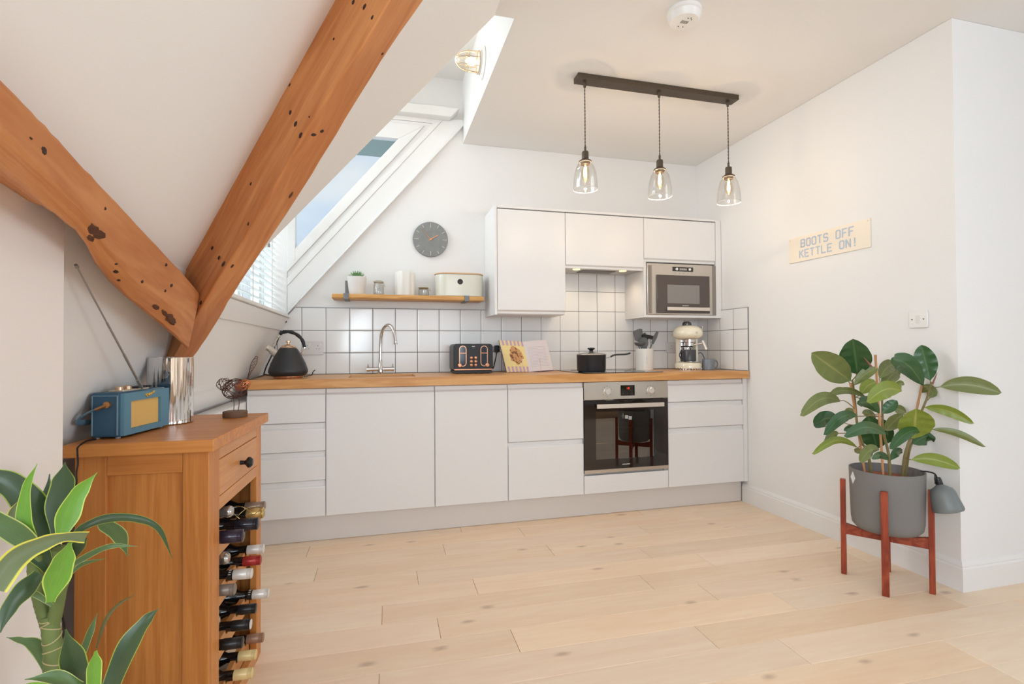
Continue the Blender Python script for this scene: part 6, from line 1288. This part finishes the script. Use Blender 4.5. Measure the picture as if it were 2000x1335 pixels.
for pts in RUBBER_STAKES:
    mb = MB(); a, b = Vector(pts[0]), Vector(pts[-1]); a = inpot(a, .23); nn = 24
    mb.tube([a.lerp(b, k/nn) for k in range(nn+1)], [.0048 if k % 6 else .0056 for k in range(nn+1)], 8); obj('cane_stake', mb, mat('bamboo', C(190, 140, 98), .5), t, smooth=True)
for pts in RUBBER_SPIKES:
    mb = MB(); a, b = Vector(pts[0]), Vector(pts[-1]); mb.tube([a, a.lerp(b, .5), b], [.004, .003, .0005], 6); obj('leaf_bud', mb, mat('reddish_bud', C(150, 92, 78), .5), t, smooth=True)
# mister hanging on the rim
s0_ = Vector((2.356, 1.702, .510)); s1_ = Vector((2.372, 1.668, .372)); ax_ = (s1_-s0_).normalized()
t = thing('spray_bottle', tuple(s0_), 'small grey mister bottle with a black nozzle hung on the planter rim', 'spray bottle')
q_ = ax_.to_track_quat('Z', 'Y').to_matrix().to_4x4(); q_.translation = s0_
mb = MB(); mb.lathe([(0, .030), (.012, .032), (.018, .038), (.026, .044), (.040, .052), (.046, .064), (.056, .128), (.057, .138), (.054, .145), (.045, .148), (0, .146)], (0, 0, 0), n=36); obj('bottle_body', mb, mat('mister_grey', C(118, 124, 124), .4), t, smooth=True, tf=q_)
mb = MB(); mb.lathe([(0, .002), (.011, .003), (.013, .012), (.0135, .030), (.012, .036), (0, .036)], (0, 0, 0), n=20); [mb.box(-.016, .016, -.0015, .0015, .005+.006*k, .008+.006*k) for k in range(4)]; nz = obj('nozzle', mb, BLACK, t, smooth=True, tf=q_)
mb = MB(); hk = [s0_+Vector((0, 0, -.004)), s0_+Vector((-.006, .006, .012)), Vector((2.352, 1.735, .524)), Vector((2.340, 1.760, .522))]; mb.tube(catmull(hk, 5), .0035, 8); mb.tube(catmull([s0_+Vector((-.01, .0, -.03)), s0_+Vector((-.022, -.008, -.02)), s0_+Vector((-.018, -.004, .01))], 4), .0022, 6)
obj('trigger_arm', mb, BLACK, t, smooth=True)

# ---- dracaena
t = thing('dracaena_plant', (-.47, .86, .50), 'yellow-edged strap-leaved plant with two canes in the lower left corner', 'plant')
DM = [leafmat('strap_dark', C(54, 76, 44), edge=C(150, 168, 60), rough=.35, ew=.05), leafmat('strap_mid', C(82, 108, 60), edge=C(176, 186, 110), rough=.4, ew=.07), leafmat('strap_bright', C(104, 152, 50), edge=C(186, 206, 90), rough=.35, ew=.07),
      leafmat('strap_orange_edge', C(104, 116, 78), edge=C(214, 206, 80), rough=.4, ew=.12), leafmat('strap_brown', C(94, 88, 46), rough=.5)]
mb = MB(); VD = Vector((.55, -.83, .05)).normalized()
for i, (pts, ws, kd) in enumerate(DRACAENA_LEAVES):
    n = len(pts); P = catmull(pts, 8); W_ = []
    for k in range(len(P)):
        s = k/8; j = min(int(s), n-2); f = s-j; f = f*f*(3-2*f); W_.append(ws[j]*(1-f)+ws[j+1]*f)
    r = random.Random(i+3); leaf(mb, P, W_, kd, fold=.28 if i % 3 else -.22, view=VD, roll=r.uniform(-.2, .2), seed=i)
obj('foliage', mb, DM, t, smooth=True, angle=180)
for k, (pts, rs) in enumerate(DRACAENA_TRUNKS):
    P = catmull(pts, 10); n = len(pts); R__ = []
    for i in range(len(P)):
        s = i/10; j = min(int(s), n-2); f = s-j; R__.append((rs[j]*(1-f)+rs[j+1]*f)*(1+.05*(1 if (i % 4 == 0) else 0)))
    mb = MB(); mb.tube(P, R__, 14)
    obj('cane', mb, mat('cane_green' if k < 3 else 'bud_purple', C(104, 118, 62) if k < 3 else C(72, 56, 58), .55, noise=.35, nscale=30), t, smooth=True)
    if k == 0:
        mb = MB()
        for i in range(2, len(P)-2, 4):
            d = (P[i+1]-P[i-1]).normalized(); u = d.orthogonal().normalized(); v = d.cross(u); rr = R__[i]*1.02
            u = (u+d*.25*math.sin(i)).normalized(); mb.tube([P[i]+(u*math.cos(a)+v*math.sin(a))*rr+d*.003*math.sin(a+i) for a in [2*PI*q/24 for q in range(25)]], .0009, 5)
        obj('leaf_scar', mb, mat('scar_tan', C(176, 160, 116), .7), t)
dp = Vector(DRACAENA_TRUNKS[0][0][0])
t = thing('plant_pot', (-.44, .84, 0), 'white floor pot of the yellow-edged plant, below the picture edge', 'planter')
mb = MB(); mb.lathe([(.085, 0), (.09, .004), (.108, .40), (.104, .402), (.100, .39), (.088, .33), (0, .33)], (-.435, .84, 0.0003), n=40); obj('pot', mb, mat('white_ceramic', C(232, 226, 222), .35), t, smooth=True)
mb = MB(); mb.lathe([(.099, .385), (0, .387)], (-.435, .84, 0), n=32, cap=False); obj('soil', mb, mat('dark_soil', C(70, 50, 38), .95, bump=.5, bscale=80), t)
